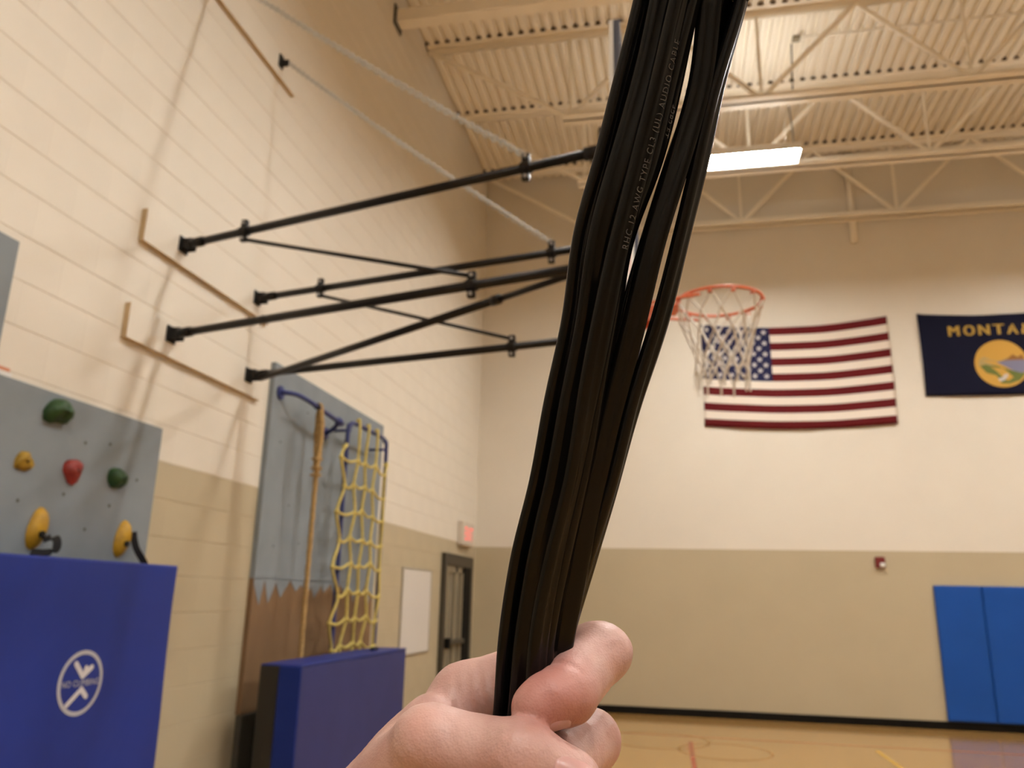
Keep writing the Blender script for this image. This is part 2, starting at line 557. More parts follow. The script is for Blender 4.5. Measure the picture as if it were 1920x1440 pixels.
# ------------------------------------------------------------------ roof steel
ZB = 7.75
def joist(y, label):
    t = thing('roof_joist', label, 'joist', (0, y, ZB), 'open web roof joists')
    def add(name, m): return m.build(name, 'steel_paint', t)
    ang = MB()
    for s_ in (-1, 1):
        ang.box((0.02, y + s_ * 0.012, H - 0.10), (XR - 0.02, y + s_ * 0.022, H - 0.004))
        ang.box((0.02, y + s_ * 0.012, H - 0.012), (XR - 0.02, y + s_ * 0.11, H - 0.004))
    add('top_chord', ang)
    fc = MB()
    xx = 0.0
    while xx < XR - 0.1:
        fc.box((xx - 0.008, y - 0.105, H - 0.003), (xx + 0.053, y + 0.105, H + 0.05)); xx += 0.15  # dark blocks standing in for shade inside the open deck flutes
    fo = fc.build('flute_shade_block', 'flute_shade', t)
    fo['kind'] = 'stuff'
    n0 = 2.04; sp = 2.43; k = 0
    nodes = []
    while n0 + k * sp < XR - 1.6: nodes.append(n0 + k * sp); k += 1
    b = MB()
    for s_ in (-1, 1):
        b.box((nodes[0] - 0.1, y + s_ * 0.012, ZB), (nodes[-1] + 0.1, y + s_ * 0.022, ZB + 0.12))
        b.box((nodes[0] - 0.1, y + s_ * 0.012, ZB), (nodes[-1] + 0.1, y + s_ * 0.12, ZB + 0.010))
    add('bottom_chord', b)
    top = H - 0.05; bot = ZB + 0.05
    ends = [0.05] + [(a + b_) / 2 for a, b_ in zip(nodes, nodes[1:])] + [XR - 0.05]
    for i, n_ in enumerate(nodes):
        add('web_member', MB().tube([(ends[i], y, top), (n_, y, bot)], 0.033, 8))
        add('web_member', MB().tube([(ends[i + 1], y, top), (n_, y, bot)], 0.033, 8))
        add('web_member', MB().tube([(n_, y, top), (n_, y, bot)], 0.022, 6))
    return t
joist(12.75, 'tan open web roof joist closest to the back wall, beneath the deck')
joist(10.95, 'tan open web roof joist just behind the lit lamp, second from the back wall')
joist(9.25, 'tan open web roof joist in front of the lit lamp, third from the back wall')
for y in (5.6, 3.8, 2.0, 0.2, -1.6, -3.4, -5.2, -7.0, -8.8):
    pass
b = MB().box((0.02, 7.97, 8.55), (XR - 0.02, 8.15, 8.73), 0, 0.01)
rb = thing('roof_beam', 'thick tan steel roof beam meeting the left wall near the top', 'beam', (0, 8.06, 8.55))
b.build('beam_body', 'steel_paint', rb)
MB().box((0.0, 7.93, 8.50), (0.02, 8.19, 8.78)).build('end_plate', 'bronze', rb)

# ------------------------------------------------------------------ hanging strip lamps
def lamp(cx, cy, label):
    t = thing('ceiling_lamp', label, 'lamp', (cx, cy, 7.40), 'hanging strip lamps')
    L, Wd = 0.61, 0.185
    mb = MB()
    mb.box((cx - L, cy - Wd, 7.475), (cx + L, cy + Wd, 7.49), 0, 0.004)
    mb.box((cx - L + 0.05, cy - 0.07, 7.49), (cx + L - 0.05, cy + 0.07, 7.54), 0, 0.01)
    for s_ in (-1, 1):
        mb.box((cx - L, cy + s_ * Wd, 7.385), (cx + L, cy + s_ * (Wd - 0.008), 7.475))
        mb.box((cx + s_ * L, cy - Wd + 0.008, 7.385), (cx + s_ * (L - 0.008), cy + Wd - 0.008, 7.475))
    mb.build('housing', 'housing', t)
    MB().box((cx - L + 0.03, cy - 0.14, 7.45), (cx + L - 0.03, cy + 0.14, 7.474), 0, 0.008).build('diffuser', 'tube', t)
    for s_ in (-1, 1):
        MB().box((cx - 0.5, cy + s_ * 0.10 - 0.02, 7.49), (cx + 0.5, cy + s_ * 0.10 + 0.02, 7.494)).build('added_uplight_strip', 'added_uplight', t)  # glowing strips added on the housing top to brighten the roof deck
    p = [(cx + 0.55, cy, 7.52), (cx + 0.54, cy, 7.9), (cx + 0.52, cy, 8.25), (cx + 0.58, cy, 8.35), (cx + 0.60, cy, 8.7), (cx + 0.62, cy, H + 0.02)]
    MB().tube(smooth_path(p, 5), 0.010, 6).build('power_cord', 'bronze', t)
    for s_ in (-0.5, 0.45):
        MB().tube([(cx + s_, cy, 7.52), (cx + s_, cy, H + 0.02)], 0.003, 5).build('hanger_wire', 'steel_paint', t)
    return t
lamp(4.39, 10.0, 'lit white strip lamp hanging in front of the second joist, above the hoop')
for cx, where in ((4.39, 'left'), (10.0, 'right')):
    for cy, dist in ((10.0, 'nearest the back wall'), (4.3, 'second from the back wall'), (-1.8, 'just behind the photographer'), (-7.4, 'nearest the front wall')):
        if (cx, cy) not in ((4.39, 10.0), (10.0, -7.4)):
            lamp(cx, cy, 'lit white strip lamp of the %s row, %s, outside the picture' % (where, dist))

t = thing('electrical_conduit', 'thin conduit with a small junction box under the roof deck above the lamp', 'conduit', (5.05, 9.85, H))
MB().tube([(5.05, 9.85, H - 0.016), (XR - 0.02, 9.85, H - 0.016)], 0.014, 8).build('conduit_tube', 'deck', t, True)
MB().box((5.0, 9.80, H - 0.045), (5.10, 9.90, H - 0.002), 0, 0.006).build('junction_box', 'door_tan', t)

# ------------------------------------------------------------------ basketball hoop on its wall frame
ZU, ZL = 3.893, 3.256
near = lambda x_, z_: (x_, 4.453 - 0.25 * x_, z_)
far = lambda x_, z_: (x_, 5.45 - 0.207 * x_, z_)
hoop = thing('basketball_hoop', 'wall mounted basketball hoop with orange rim and black steel frame', 'basketball hoop', (0.04, 4.95, 3.25))
XE = 2.95
def strut(p, q, r, name='strut'):
    return MB().tube([p, q], r, 14).build(name, 'black_steel', hoop, True)
for fn in (near, far):
    for z_ in (ZU, ZL):
        a, e = fn(0.16, z_), fn(XE, z_)
        strut(a, e, 0.026)
        # wall bracket: plate, two cheeks, pin and yoke
        wp = fn(0.04, z_)
        mb = MB()
        mb.box((0.04, wp[1] - 0.05, z_ - 0.055), (0.052, wp[1] + 0.05, z_ + 0.055), 0, 0.003)
        mb.box((0.05, wp[1] - 0.032, z_ - 0.04), (0.125, wp[1] - 0.022, z_ + 0.04), 0, 0.003)
        mb.box((0.05, wp[1] + 0.022, z_ - 0.04), (0.125, wp[1] + 0.032, z_ + 0.04), 0, 0.003)
        mb.tube([(0.10, wp[1] - 0.04, z_), (0.10, wp[1] + 0.04, z_)], 0.011, 8)
        br = mb.build('wall_bracket', 'black_steel', hoop)
        MB().tube([fn(0.12, z_), fn(0.22, z_)], 0.033, 12).build('yoke', 'black_steel', br, True)
        MB().tube([fn(0.085, z_), fn(0.13, z_)], 0.014, 8).build('yoke', 'black_steel', br, True)
        MB().tube([fn(XE - 0.10, z_), fn(XE - 0.01, z_)], 0.036, 12).build('end_sleeve', 'black_steel', hoop, True)
def clamp(p, dirn, up=0.055):
    p = Vector(p); d = Vector(dirn).normalized()
    mb = MB()
    mb.tube([p - d * 0.028, p + d * 0.028], 0.035, 12)
    s_ = Vector((0, 0, 1))
    for sg in (-1, 1):
        mb.box(p + sg * s_ * 0.03 + Vector((-0.022, -0.018, -0.005)), p + sg * s_ * (up + 0.02) + Vector((0.022, 0.018, 0.005)), 0, 0.004)
    o = mb.build('clamp', 'black_steel', hoop)
    for sg in (-1, 1):
        MB().tube([p + sg * s_ * up + Vector((0, -0.028, 0)), p + sg * s_ * up + Vector((0, 0.028, 0))], 0.011, 8).build('clamp_bolt', 'bolt', o)
    return p + s_ * up
nd = Vector((1, -0.25, 0)); fd = Vector((1, -0.207, 0))
c1 = near(0.57, ZU); c2 = near(2.22, ZL); c3 = far(0.64, ZU); c4 = far(2.22, ZL)
for c_, d_ in ((c1, nd), (c2, nd), (c3, fd), (c4, fd)): clamp(c_, d_)
dz = Vector((0, 0, 0.055))
strut(Vector(c1) - dz, Vector(c2) + dz, 0.013, 'brace')
strut(Vector(c3) - dz, Vector(c4) + dz, 0.013, 'brace')
A_, E_ = Vector(far(0.16, ZL - 0.035)), Vector(near(XE, ZL - 0.0))
mid = A_.lerp(E_, 0.77)
strut(A_, mid, 0.024, 'diagonal_tube')
strut(mid - (E_ - A_).normalized() * 0.05, E_, 0.018, 'diagonal_tube')
MB().tube([mid - (E_ - A_).normalized() * 0.03, mid + (E_ - A_).normalized() * 0.03], 0.030, 12).build('diagonal_collar', 'black_steel', hoop, True)
for fn in (near, far):
    e = fn(XE, 0)
    MB().tube([(XE, e[1], 3.12), (XE, e[1], 4.02)], 0.026, 12).build('upright', 'black_steel', hoop, True)
for z_ in (ZU, ZL):
    MB().tube([near(XE, z_), far(XE, z_)], 0.024, 12).build('cross_tube', 'black_steel', hoop, True)
# chains
def chain(p, q, sag=0.03):
    p = Vector(p); q = Vector(q)
    L = (q - p).length
    n = int(L / 0.034)
    mb = MB()
    d = (q - p).normalized()
    s1 = d.cross(Vector((0, 0, 1))).normalized(); s2 = d.cross(s1)
    for i in range(n):
        t = (i + 0.5) / n
        c_ = p.lerp(q, t) - Vector((0, 0, sag * 4 * t * (1 - t)))
        sv = s1 if i % 2 else s2
        ring = []
        for k in range(10):
            a = 2 * math.pi * k / 10
            ring.append(c_ + d * (0.028 * math.cos(a)) + sv * (0.016 * math.sin(a)))
        mb.tube(ring, 0.0055, 5, 0, True)
    return mb.build('chain', 'chain', hoop)
for fn, d_, x_, ya in ((near, nd, 2.52, 4.40), (far, fd, 2.49, 5.40)):
    cp = fn(x_, ZU)
    top = clamp(cp, d_, 0.06)
    chain((0.115, ya, 6.03), (top[0], top[1], top[2] + 0.012))
    mb = MB()
    mb.box((0.04, ya - 0.035, 5.99), (0.055, ya + 0.035, 6.11), 0, 0.004)
    mb.box((0.05, ya - 0.012, 6.0), (0.12, ya + 0.012, 6.06), 0, 0.005)
    mb.build('chain_anchor', 'black_steel', hoop)
# backboard seen nearly edge-on
BY0, BY1, BZ0, BZ1 = 3.35, 5.17, 3.06, 4.39
bb = MB().box((3.012, BY0, BZ0), (3.034, BY1, BZ1), 0, 0.004).build('backboard', 'board_white', hoop)
mb = MB()
for a, e in (((BY0, BZ0), (BY0 + 0.05, BZ1)), ((BY1 - 0.05, BZ0), (BY1, BZ1))):
    mb.box((3.034, a[0], a[1]), (3.066, e[0], e[1]), 0, 0.003)
mb.box((3.034, BY0 + 0.05, BZ0), (3.066, BY1 - 0.05, BZ0 + 0.05), 0, 0.003)
mb.box((3.034, BY0 + 0.05, BZ1 - 0.05), (3.066, BY1 - 0.05, BZ1), 0, 0.003)
mb.build('edge_frame', 'board_navy', bb)
mb = MB()
for (ya, za, yb, zb_) in ((3.955, 3.22, 4.565, 3.27), (3.955, 3.63, 4.565, 3.68), (3.955, 3.27, 4.005, 3.63), (4.515, 3.27, 4.565, 3.63)):
    mb.box((3.034, ya, za), (3.037, yb, zb_))
mb.build('target_square', 'rim', bb)
for fn in (near, far):
    for z_ in (ZU, ZL):
        e = fn(XE, z_)
        MB().box((XE, e[1] - 0.03, z_ - 0.03), (3.012, e[1] + 0.03, z_ + 0.03), 0, 0.004).build('standoff', 'black_steel', hoop)
# rim, bracket, net
RC = Vector((3.53, 4.25, 3.225)); RR = 0.228
rim = MB().tube([RC + Vector((RR * math.cos(a * math.pi / 24), RR * math.sin(a * math.pi / 24), 0)) for a in range(48)], 0.0095, 8, 0, True).build('rim', 'rim', hoop, True)
mb = MB()
mb.box((3.037, 4.14, 3.10), (3.05, 4.36, 3.26), 0, 0.004)
mb.box((3.05, 4.17, 3.185), (3.30, 4.33, 3.197), 0, 0.003)
for s_ in (-1, 1):
    mb.tube([(3.05, 4.25 + s_ * 0.09, 3.19), (3.25, 4.25 + s_ * 0.15, 3.195), (3.42, 4.25 + s_ * 0.206, 3.197)], 0.009, 8)
    mb.box((3.05, 4.25 + s_ * 0.07, 3.11), (3.22, 4.25 + s_ * 0.08, 3.19), 0, 0.003)
mb.build('rim_bracket', 'rim', rim)
for k in range(12):
    a = 2 * math.pi * (k + 0.5) / 12
    p = RC + Vector((RR * math.cos(a), RR * math.sin(a), -0.012))
    MB().box(p + Vector((-0.012, -0.012, -0.016)), p + Vector((0.012, 0.012, 0.004)), 0, 0.004).build('net_hook', 'rim', rim)
levels = [(-0.015, 0.228), (-0.11, 0.205), (-0.20, 0.172), (-0.28, 0.148), (-0.36, 0.135), (-0.43, 0.140)]
def npt(k, l):
    a = 2 * math.pi * (k + (0.5 if l % 2 else 0)) / 12 + 0.26
    zz, rr = levels[l]
    j = random.Random(k * 7 + l * 31)
    return RC + Vector((rr * math.cos(a) + j.uniform(-.008, .008), rr * math.sin(a) + j.uniform(-.008, .008), zz + j.uniform(-.012, .012)))
mb = MB()
for l in range(len(levels) - 1):
    for k in range(12):
        p = npt(k, l)
        for kk in ((k, k - 1) if l % 2 == 0 else (k, k + 1)):
            mb.tube([p, npt(kk % 12, l + 1)], 0.0055, 5)
        if l: mb.ball(p, 0.009, 6, 4)
for k in range(12):
    p = npt(k, len(levels) - 1)
    mb.tube([p, p + Vector((0, 0, -0.07))], 0.006, 5)
mb.build('net', 'net', rim)

# ------------------------------------------------------------------ wall mounting boards
def plank(y0_, y1_, z0_, z1_, label):
    mb = MB()
    vs = [(0, y0_, z0_), (0.04, y0_, z0_), (0.04, y1_, z0_), (0, y1_, z0_), (0, y0_, z1_), (0.04, y0_, z1_), (0.04, y1_, z1_), (0, y1_, z1_)]
    fs = [(0, 3, 2, 1), (4, 5, 6, 7), (0, 1, 5, 4), (1, 2, 6, 5), (2, 3, 7, 6), (3, 0, 4, 7)]
    mb.add(vs, fs)
    mb.m = [1, 0, 1, 0, 1, 0]
    return tag(mb.build('mounting_board', ['cream', 'wood_edge']), label, 'board', 'hoop mounting boards')
plank(4.05, 5.68, 3.755, 3.97, 'cream painted mounting board carrying the upper pair of hoop struts')
plank(4.03, 5.66, 3.108, 3.33, 'cream painted mounting board carrying the lower pair of hoop struts')
plank(4.05, 5.70, 5.91, 6.13, 'cream painted mounting board high on the wall holding the chain anchors')

# ------------------------------------------------------------------ climbing panels and holds
def bolts(parent, x_, pts, m='dark_board'):
    for (y_, z_) in pts:
        MB().tube([(x_ - 0.004, y_, z_), (x_ + 0.0015, y_, z_)], 0.010, 8).build('bolt_hole', m, parent)
p1 = thing('climbing_board', 'grey climbing panel with green, red and yellow holds', 'climbing panel', (0.0, 3.9, 1.0))
pb = MB().box((0, 3.19, 0.05), (0.03, 4.515, 2.64), 0, 0.003).build('panel_board', 'grey_panel', p1)
bolts(p1, 0.03, [(3.52, 2.50), (4.05, 2.45), (3.45, 2.05), (3.95, 1.95), (4.33, 2.28), (4.12, 2.1), (3.85, 2.42), (3.75, 2.12)])
p0 = thing('climbing_board', 'taller grey climbing panel at the far left edge', 'climbing panel', (0.0, 2.6, 1.0))
MB().box((0, 1.95, 0.05), (0.03, 3.17, 3.33), 0, 0.003).build('panel_board', 'grey_panel', p0)
bolts(p0, 0.03, [(2.4, 2.9), (2.8, 2.6), (2.3, 2.1), (2.9, 3.1)])
def rock(c_, sy, sz, sx, m, seed, label, rot=0.0, group='climbing holds'):
    rnd = random.Random(seed)
    mb = MB()
    nu, nv = 14, 7
    vs = []; fs = []
    ph = [rnd.uniform(0, 6.28) for _ in range(4)]
    for j in range(nv + 1):
        th = (math.pi / 2) * j / nv
        for i in range(nu):
            a = 2 * math.pi * i / nu
            k = 1 + 0.16 * math.sin(2 * a + ph[0]) + 0.12 * math.sin(3 * a + ph[1]) + 0.05 * rnd.uniform(-1, 1)
            yy = sy * math.sin(th) * math.cos(a) * k
            zz = sz * math.sin(th) * math.sin(a) * k
            if zz > 0: zz *= 0.85
            xx = sx * (math.cos(th) ** 0.8) * (1 + 0.15 * math.sin(a * 2 + ph[2])) + (0.25 * sx * math.sin(th) * math.sin(a) if th < 1.3 else 0)
            yr = yy * math.cos(rot) - zz * math.sin(rot); zr = yy * math.sin(rot) + zz * math.cos(rot)
            vs.append((c_[0] + max(0, xx), c_[1] + yr, c_[2] + zr))
    for j in range(nv):
        for i in range(nu):
            l = (i + 1) % nu
            fs.append((j * nu + i, (j + 1) * nu + i, (j + 1) * nu + l, j * nu + l))
    mb.add(vs, fs)
    t = thing('climbing_hold', label, 'climbing hold', (0.03, c_[1], c_[2]), group)
    mb.build('hold_body', m, t, True)
    MB().tube([(c_[0] + sx * 0.7, c_[1], c_[2]), (c_[0] + sx * 1.06, c_[1], c_[2])], 0.009, 8).build('bolt_head', 'black_steel', t)
    return t
rock((0.03, 3.60, 2.545), 0.080, 0.085, 0.07, 'green_hold', 3, 'large dark green climbing hold, highest on the grey panel', 0.2)
rock((0.03, 3.438, 2.247), 0.060, 0.052, 0.035, 'ochre_hold', 5, 'small ochre climbing hold near the left edge of the panel', 0.7)
rock((0.03, 3.775, 2.252), 0.060, 0.070, 0.05, 'red_hold', 11, 'red climbing hold in the middle of the grey panel', -0.4)
rock((0.03, 4.135, 2.262), 0.070, 0.065, 0.06, 'green_hold', 9, 'smaller green climbing hold near the right edge of the panel', 0.1)
def disc_hold(y_, z_, label, strap_pts, strap_label):
    t = thing('climbing_hold', label, 'climbing hold', (0.03, y_, z_), 'climbing holds')
    mb = MB()
    nu = 20
    vs = [(0.075, y_, z_)]; fs = []
    for (k, xx) in ((0.5, 0.075), (0.85, 0.055), (1.0, 0.032)):
        for i in range(nu):
            a = 2 * math.pi * i / nu
            s_ = 1 + 0.18 * math.cos(2 * a - 2.2)
            vs.append((xx, y_ + 0.068 * k * s_ * math.cos(a), z_ + 0.098 * k * s_ * math.sin(a)))
    for i in range(nu):
        l = (i + 1) % nu
        fs.append((0, 1 + i, 1 + l))
        for r_ in range(2): fs.append((1 + r_ * nu + i, 1 + (r_ + 1) * nu + i, 1 + (r_ + 1) * nu + l, 1 + r_ * nu + l))
    mb.add(vs, fs)
    mb.build('hold_body', 'yellow_hold', t, True)
    MB().tube([(0.07, y_ - 0.01, z_ - 0.03), (0.088, y_ - 0.01, z_ - 0.03)], 0.018, 10).build('bolt_head', 'black_steel', t)
    # webbing strap: flat band along a path
    P = smooth_path(strap_pts, 6)
    mb = MB()
    vs = []
    wd = 0.019
    for i, p in enumerate(P):
        d = (P[min(i + 1, len(P) - 1)] - P[max(i - 1, 0)]).normalized()
        side = Vector((0.75, 0.45, 0.45)); side = (side - d * side.dot(d)).normalized()
        up = d.cross(side) * 0.004
        for a_, b_ in ((-1, -1), (1, -1), (1, 1), (-1, 1)): vs.append(p + side * wd * a_ + up * b_)
    fs = []
    for i in range(len(P) - 1):
        for k in range(4):
            l = (k + 1) % 4
            fs.append((4 * i + k, 4 * i + l, 4 * i + 4 + l, 4 * i + 4 + k))
    n4 = 4 * (len(P) - 1)
    fs += [(3, 2, 1, 0), (n4, n4 + 1, n4 + 2, n4 + 3)]
    mb.add(vs, fs)
    mb.build('strap', 'strap', t)
disc_hold(3.60, 1.925, 'yellow climbing hold with a black strap looped onto the blue mat', [(0.085, 3.62, 1.885), (0.13, 3.58, 1.865), (0.19, 3.555, 1.875), (0.24, 3.52, 1.85), (0.25, 3.50, 1.81), (0.20, 3.48, 1.795), (0.15, 3.46, 1.797)], '')
disc_hold(4.265, 1.922, 'yellow climbing hold with a black strap hanging straight behind the mat corner', [(0.08, 4.30, 1.965), (0.085, 4.31, 1.92), (0.10, 4.33, 1.86), (0.115, 4.40, 1.78), (0.12, 4.43, 1.70), (0.12, 4.45, 1.60)], '')
st = MB().box((0.0005, 3.20, 2.645), (0.0025, 3.30, 2.672), 0).box((0.0005, 3.20, 2.672), (0.0025, 3.285, 2.69), 1).build('wall_sticker', ['white', 'sticker'])
tag(st, 'small white and orange sticker above the grey panel top left', 'sticker')

# second panel: grey paint ending in a ragged edge over bare brown board
p2 = thing('climbing_board', 'tall panel painted grey above and bare brown below, behind rope and net', 'climbing panel', (0.0, 7.1, 0.75))
MB().box((0, 5.85, 0.75), (0.04, 8.40, 1.74), 0).build('lower_board', 'brown_panel', p2)
MB().box((0, 5.85, 1.74), (0.043, 8.40, 3.485), 0).build('upper_board', 'grey_panel', p2)
rnd = random.Random(4)
jag = []
y_ = 8.395
while y_ > 5.86:
    jag.append((y_, 1.64 + (0.06 if len(jag) % 2 else -0.04) + rnd.uniform(-0.07, 0.06)))
    y_ -= rnd.uniform(0.05, 0.17)
jag.append((5.851, 1.70))
poly = [(5.851, 1.745), (8.397, 1.745)] + [(a_, min(1.735, b_)) for a_, b_ in jag]
poly = poly[::-1]
def pf(u, v, t): return (t, u, v)
MB().prism(poly, pf, 0.0385, 0.043).build('grey_paint_coat', 'grey_panel', p2)
bolts(p2, 0.043, [(6.05, 2.85), (6.3, 2.35), (6.55, 2.05), (6.1, 2.0), (7.0, 2.6), (6.5, 3.2), (7.3, 2.2)])
kb = MB().box((0, 5.86, 0), (0.05, 8.40, 0.745), 0, 0.004).build('kick_board', 'dark_board', None)
tag(kb, 'dark grey board at the foot of the wall under the brown panel', 'board')

# blue pipe with rope
pr = thing('rope_rail', 'bent blue pipe rail on the tall panel carrying the climbing rope', 'pipe rail', (0.04, 6.3, 3.2))
pts = smooth_path([(0.05, 5.96, 3.25), (0.11, 5.97, 3.25), (0.17, 6.03, 3.245), (0.21, 6.16, 3.225), (0.22, 6.32, 3.21), (0.22, 6.6, 3.19), (0.22, 6.80, 3.18)], 6)
MB().tube(pts, 0.021, 12).build('pipe', 'pipe_blue', pr, True)
MB().tube([(0.045, 5.96, 3.25), (0.057, 5.96, 3.25)], 0.06, 14).build('flange', 'pipe_blue', pr)
mb = MB().tube([(0.22, 6.76, 3.182), (0.22, 6.84, 3.178)], 0.035, 12).tube([(0.22, 6.81, 3.18), (0.14, 6.84, 3.12), (0.06, 6.88, 3.09)], 0.020, 10)
mb.build('elbow_fitting', 'pipe_blue', pr, True)
MB().tube([(0.045, 6.88, 3.09), (0.060, 6.88, 3.09)], 0.06, 14).build('flange', 'pipe_blue', pr)
MB().tube([(0.22, 6.29, 3.213), (0.22, 6.33, 3.209)], 0.028, 12).build('pipe_clip', 'black_steel', pr)

def twisted_rope(mb, pts, r, turns_per_m=14, strands=3):
    P = smooth_path(pts, 10)
    # resample for the lay
    acc = [0]
    for i in range(1, len(P)): acc.append(acc[-1] + (P[i] - P[i - 1]).length)
    N = max(8, int(acc[-1] / 0.02))
    S = []
    j = 0
    for i in range(N + 1):
        s_ = acc[-1] * i / N
        while j < len(acc) - 2 and acc[j + 1] < s_: j += 1
        t = (s_ - acc[j]) / max(1e-9, acc[j + 1] - acc[j])
        S.append((s_, P[j].lerp(P[j + 1], t)))
    for k in range(strands):
        line = []
        for i, (s_, p) in enumerate(S):
            d = (S[min(i + 1, N)][1] - S[max(i - 1, 0)][1]).normalized()
            u = d.cross(Vector((0.3, 1, 0.1))).normalized(); v = d.cross(u)
            a = 2 * math.pi * (k / strands + s_ * turns_per_m)
            line.append(p + (u * math.cos(a) + v * math.sin(a)) * r * 0.5)
        mb.tube(line, r * 0.56, 6)
cr = thing('climbing_rope', 'thick tan climbing rope hanging from the blue rail', 'rope', (0.22, 6.37, 0.3))
mb = MB()
twisted_rope(mb, [(0.22, 6.365, 3.245), (0.245, 6.38, 3.03), (0.235, 6.375, 2.64)], 0.027)
twisted_rope(mb, [(0.21, 6.385, 3.25), (0.195, 6.40, 3.03), (0.22, 6.39, 2.66)], 0.027)
mb.build('spliced_eye', 'rope', cr, True)
mb = MB()
twisted_rope(mb, [(0.23, 6.38, 2.68), (0.225, 6.39, 2.2), (0.22, 6.40, 1.6), (0.22, 6.405, 1.14), (0.22, 6.41, 0.4)], 0.0235)
mb.build('rope_length', 'rope', cr, True)
mb = MB()
for zz in (2.62, 2.68, 2.76):
    mb.tube([(0.228 + 0.04 * math.cos(a * math.pi / 6), 6.38 + 0.04 * math.sin(a * math.pi / 6), zz) for a in range(12)], 0.010, 6, 0, True)
mb.build('whipping', 'rope', cr, True)

# yellow cargo net on a blue pipe frame
NX = 0.22
cn = thing('cargo_net', 'yellow rope cargo net on a blue pipe frame by the tall panel', 'cargo net', (NX, 7.3, 0.05))
fr = [(NX, 7.01, 0.05), (NX, 7.01, 2.0), (NX, 7.01, 3.09), (NX, 7.05, 3.19), (NX, 7.14, 3.24), (NX, 7.55, 3.25), (NX, 7.92, 3.25), (NX, 8.01, 3.22), (NX, 8.055, 3.12), (NX, 8.06, 2.0), (NX, 8.06, 0.05)]
MB().tube(smooth_path(fr, 5), 0.021, 12).build('pipe_frame', 'pipe_blue', cn, True)
for (y_, z_) in ((7.08, 3.16), (8.01, 3.14), (7.01, 0.9), (8.06, 0.9)):
    MB().tube([(0.045, y_, z_), (NX, y_, z_)], 0.014, 8).build('stand_off_pipe', 'pipe_blue', cn, True)
rows_z = [2.85, 2.60, 2.36, 2.11, 1.87, 1.62, 1.37, 1.14, 0.92]
cols_y = [6.88, 7.19, 7.44, 7.68, 7.97]
rnd = random.Random(12)
node = {}
for i, zz in enumerate(rows_z):
    for j, yy in enumerate(cols_y):
        wv = (0.06 * (1 if i % 2 else -1)) if j == 0 else 0.018 * (1 if (i + j) % 2 else -1)
        node[(i, j)] = (NX + (0.035 if zz > 1.3 else 0.015) + rnd.uniform(-.01, .012), yy + wv + (0.05 if j == 0 and i > 4 else 0), zz + rnd.uniform(-.02, .02) + (0.05 if 0 < j < 4 else 0))
for j in range(5):
    topz = 3.275 if 0 < j < 4 else 2.99
    topy = cols_y[j] + (0.06 if j == 0 else (0.06 if j == 4 else 0.02))
    pts = [(NX - 0.01, topy, topz - 0.02), (NX + 0.03, topy, topz)] + [node[(i, j)] for i in range(len(rows_z))] + [(NX + 0.0, cols_y[j], 0.5)]
    mb = MB().tube(smooth_path(pts, 5), 0.0135, 7)
    mb.build('vertical_rope', 'yellow_rope', cn, True)
for i in range(len(rows_z)):
    pts = []
    for j in range(5):
        pts.append(node[(i, j)])
        if j < 4:
            a, b_ = Vector(node[(i, j)]), Vector(node[(i, j + 1)])
            pts.append((a + b_) / 2 - Vector((0, 0, 0.03)))
    pts.append((NX + 0.01, 8.06, node[(i, 4)][2] + 0.02))
    mb = MB().tube(smooth_path(pts, 3), 0.0125, 7)
    mb.build('cross_rope', 'yellow_rope', cn, True)
    for j in range(5):
        MB().ball(node[(i, j)], 0.024, 8, 6).build('knot', 'yellow_rope', cn, True)

# ------------------------------------------------------------------ mats
m1 = thing('gym_mat', 'large royal blue gym mat with a round white no climbing mark', 'gym mat', (0.2, 3.5, 0))
MX = 0.35
mb = MB()
ny, nz = 26, 20
YA, YB, ZT = 2.1, 4.402, 1.775
def mface(y_, z_):
    e = min((YB - y_), (y_ - YA), (ZT - z_), z_) 
    edge = max(0, 1 - e / 0.015) ** 2 * 0.012
    return MX - edge + 0.006 * math.sin(y_ * 3.1 + z_ * 2.2) + 0.004 * math.sin(y_ * 7 - z_ * 5)
vs = []; fs = []
ys = [YA + (YB - YA) * (0.5 - 0.5 * math.cos(math.pi * i / ny)) for i in range(ny + 1)]
zs = [ZT * (0.5 - 0.5 * math.cos(math.pi * j / nz)) for j in range(nz + 1)]
for j in range(nz + 1):
    for i in range(ny + 1): vs.append((mface(ys[i], zs[j]), ys[i], zs[j]))
W1 = ny + 1
for j in range(nz):
    for i in range(ny): fs.append((j * W1 + i, j * W1 + i + 1, (j + 1) * W1 + i + 1, (j + 1) * W1 + i))
o_ = len(vs)
per = [i for i in range(W1)] + [j * W1 + ny for j in range(1, nz + 1)] + [nz * W1 + i for i in range(ny - 1, -1, -1)] + [j * W1 for j in range(nz - 1, 0, -1)]
for q in per: vs.append((0.13, vs[q][1], vs[q][2]))
n_ = len(per)
for i in range(n_):
    l = (i + 1) % n_
    fs.append((per[l], per[i], o_ + i, o_ + l))
fs.append(tuple(o_ + i for i in range(n_)))
mb.add(vs, fs)
mb.build('mat_body', 'blue_vinyl', m1)
mark = thing('no_climbing_mark', None, None, (MX, 3.69, 1.18))
mark.parent = m1
mark.location = Vector((MX, 3.69, 1.18)) - Vector(m1.location)
LY, LZ, LR = 3.69, 1.182, 0.153
def lp(u, v, t=0.0): 
    yy, zz = LY + u * LR, LZ + v * LR
    return (mface(yy, zz) + 0.0015 + t, yy, zz)
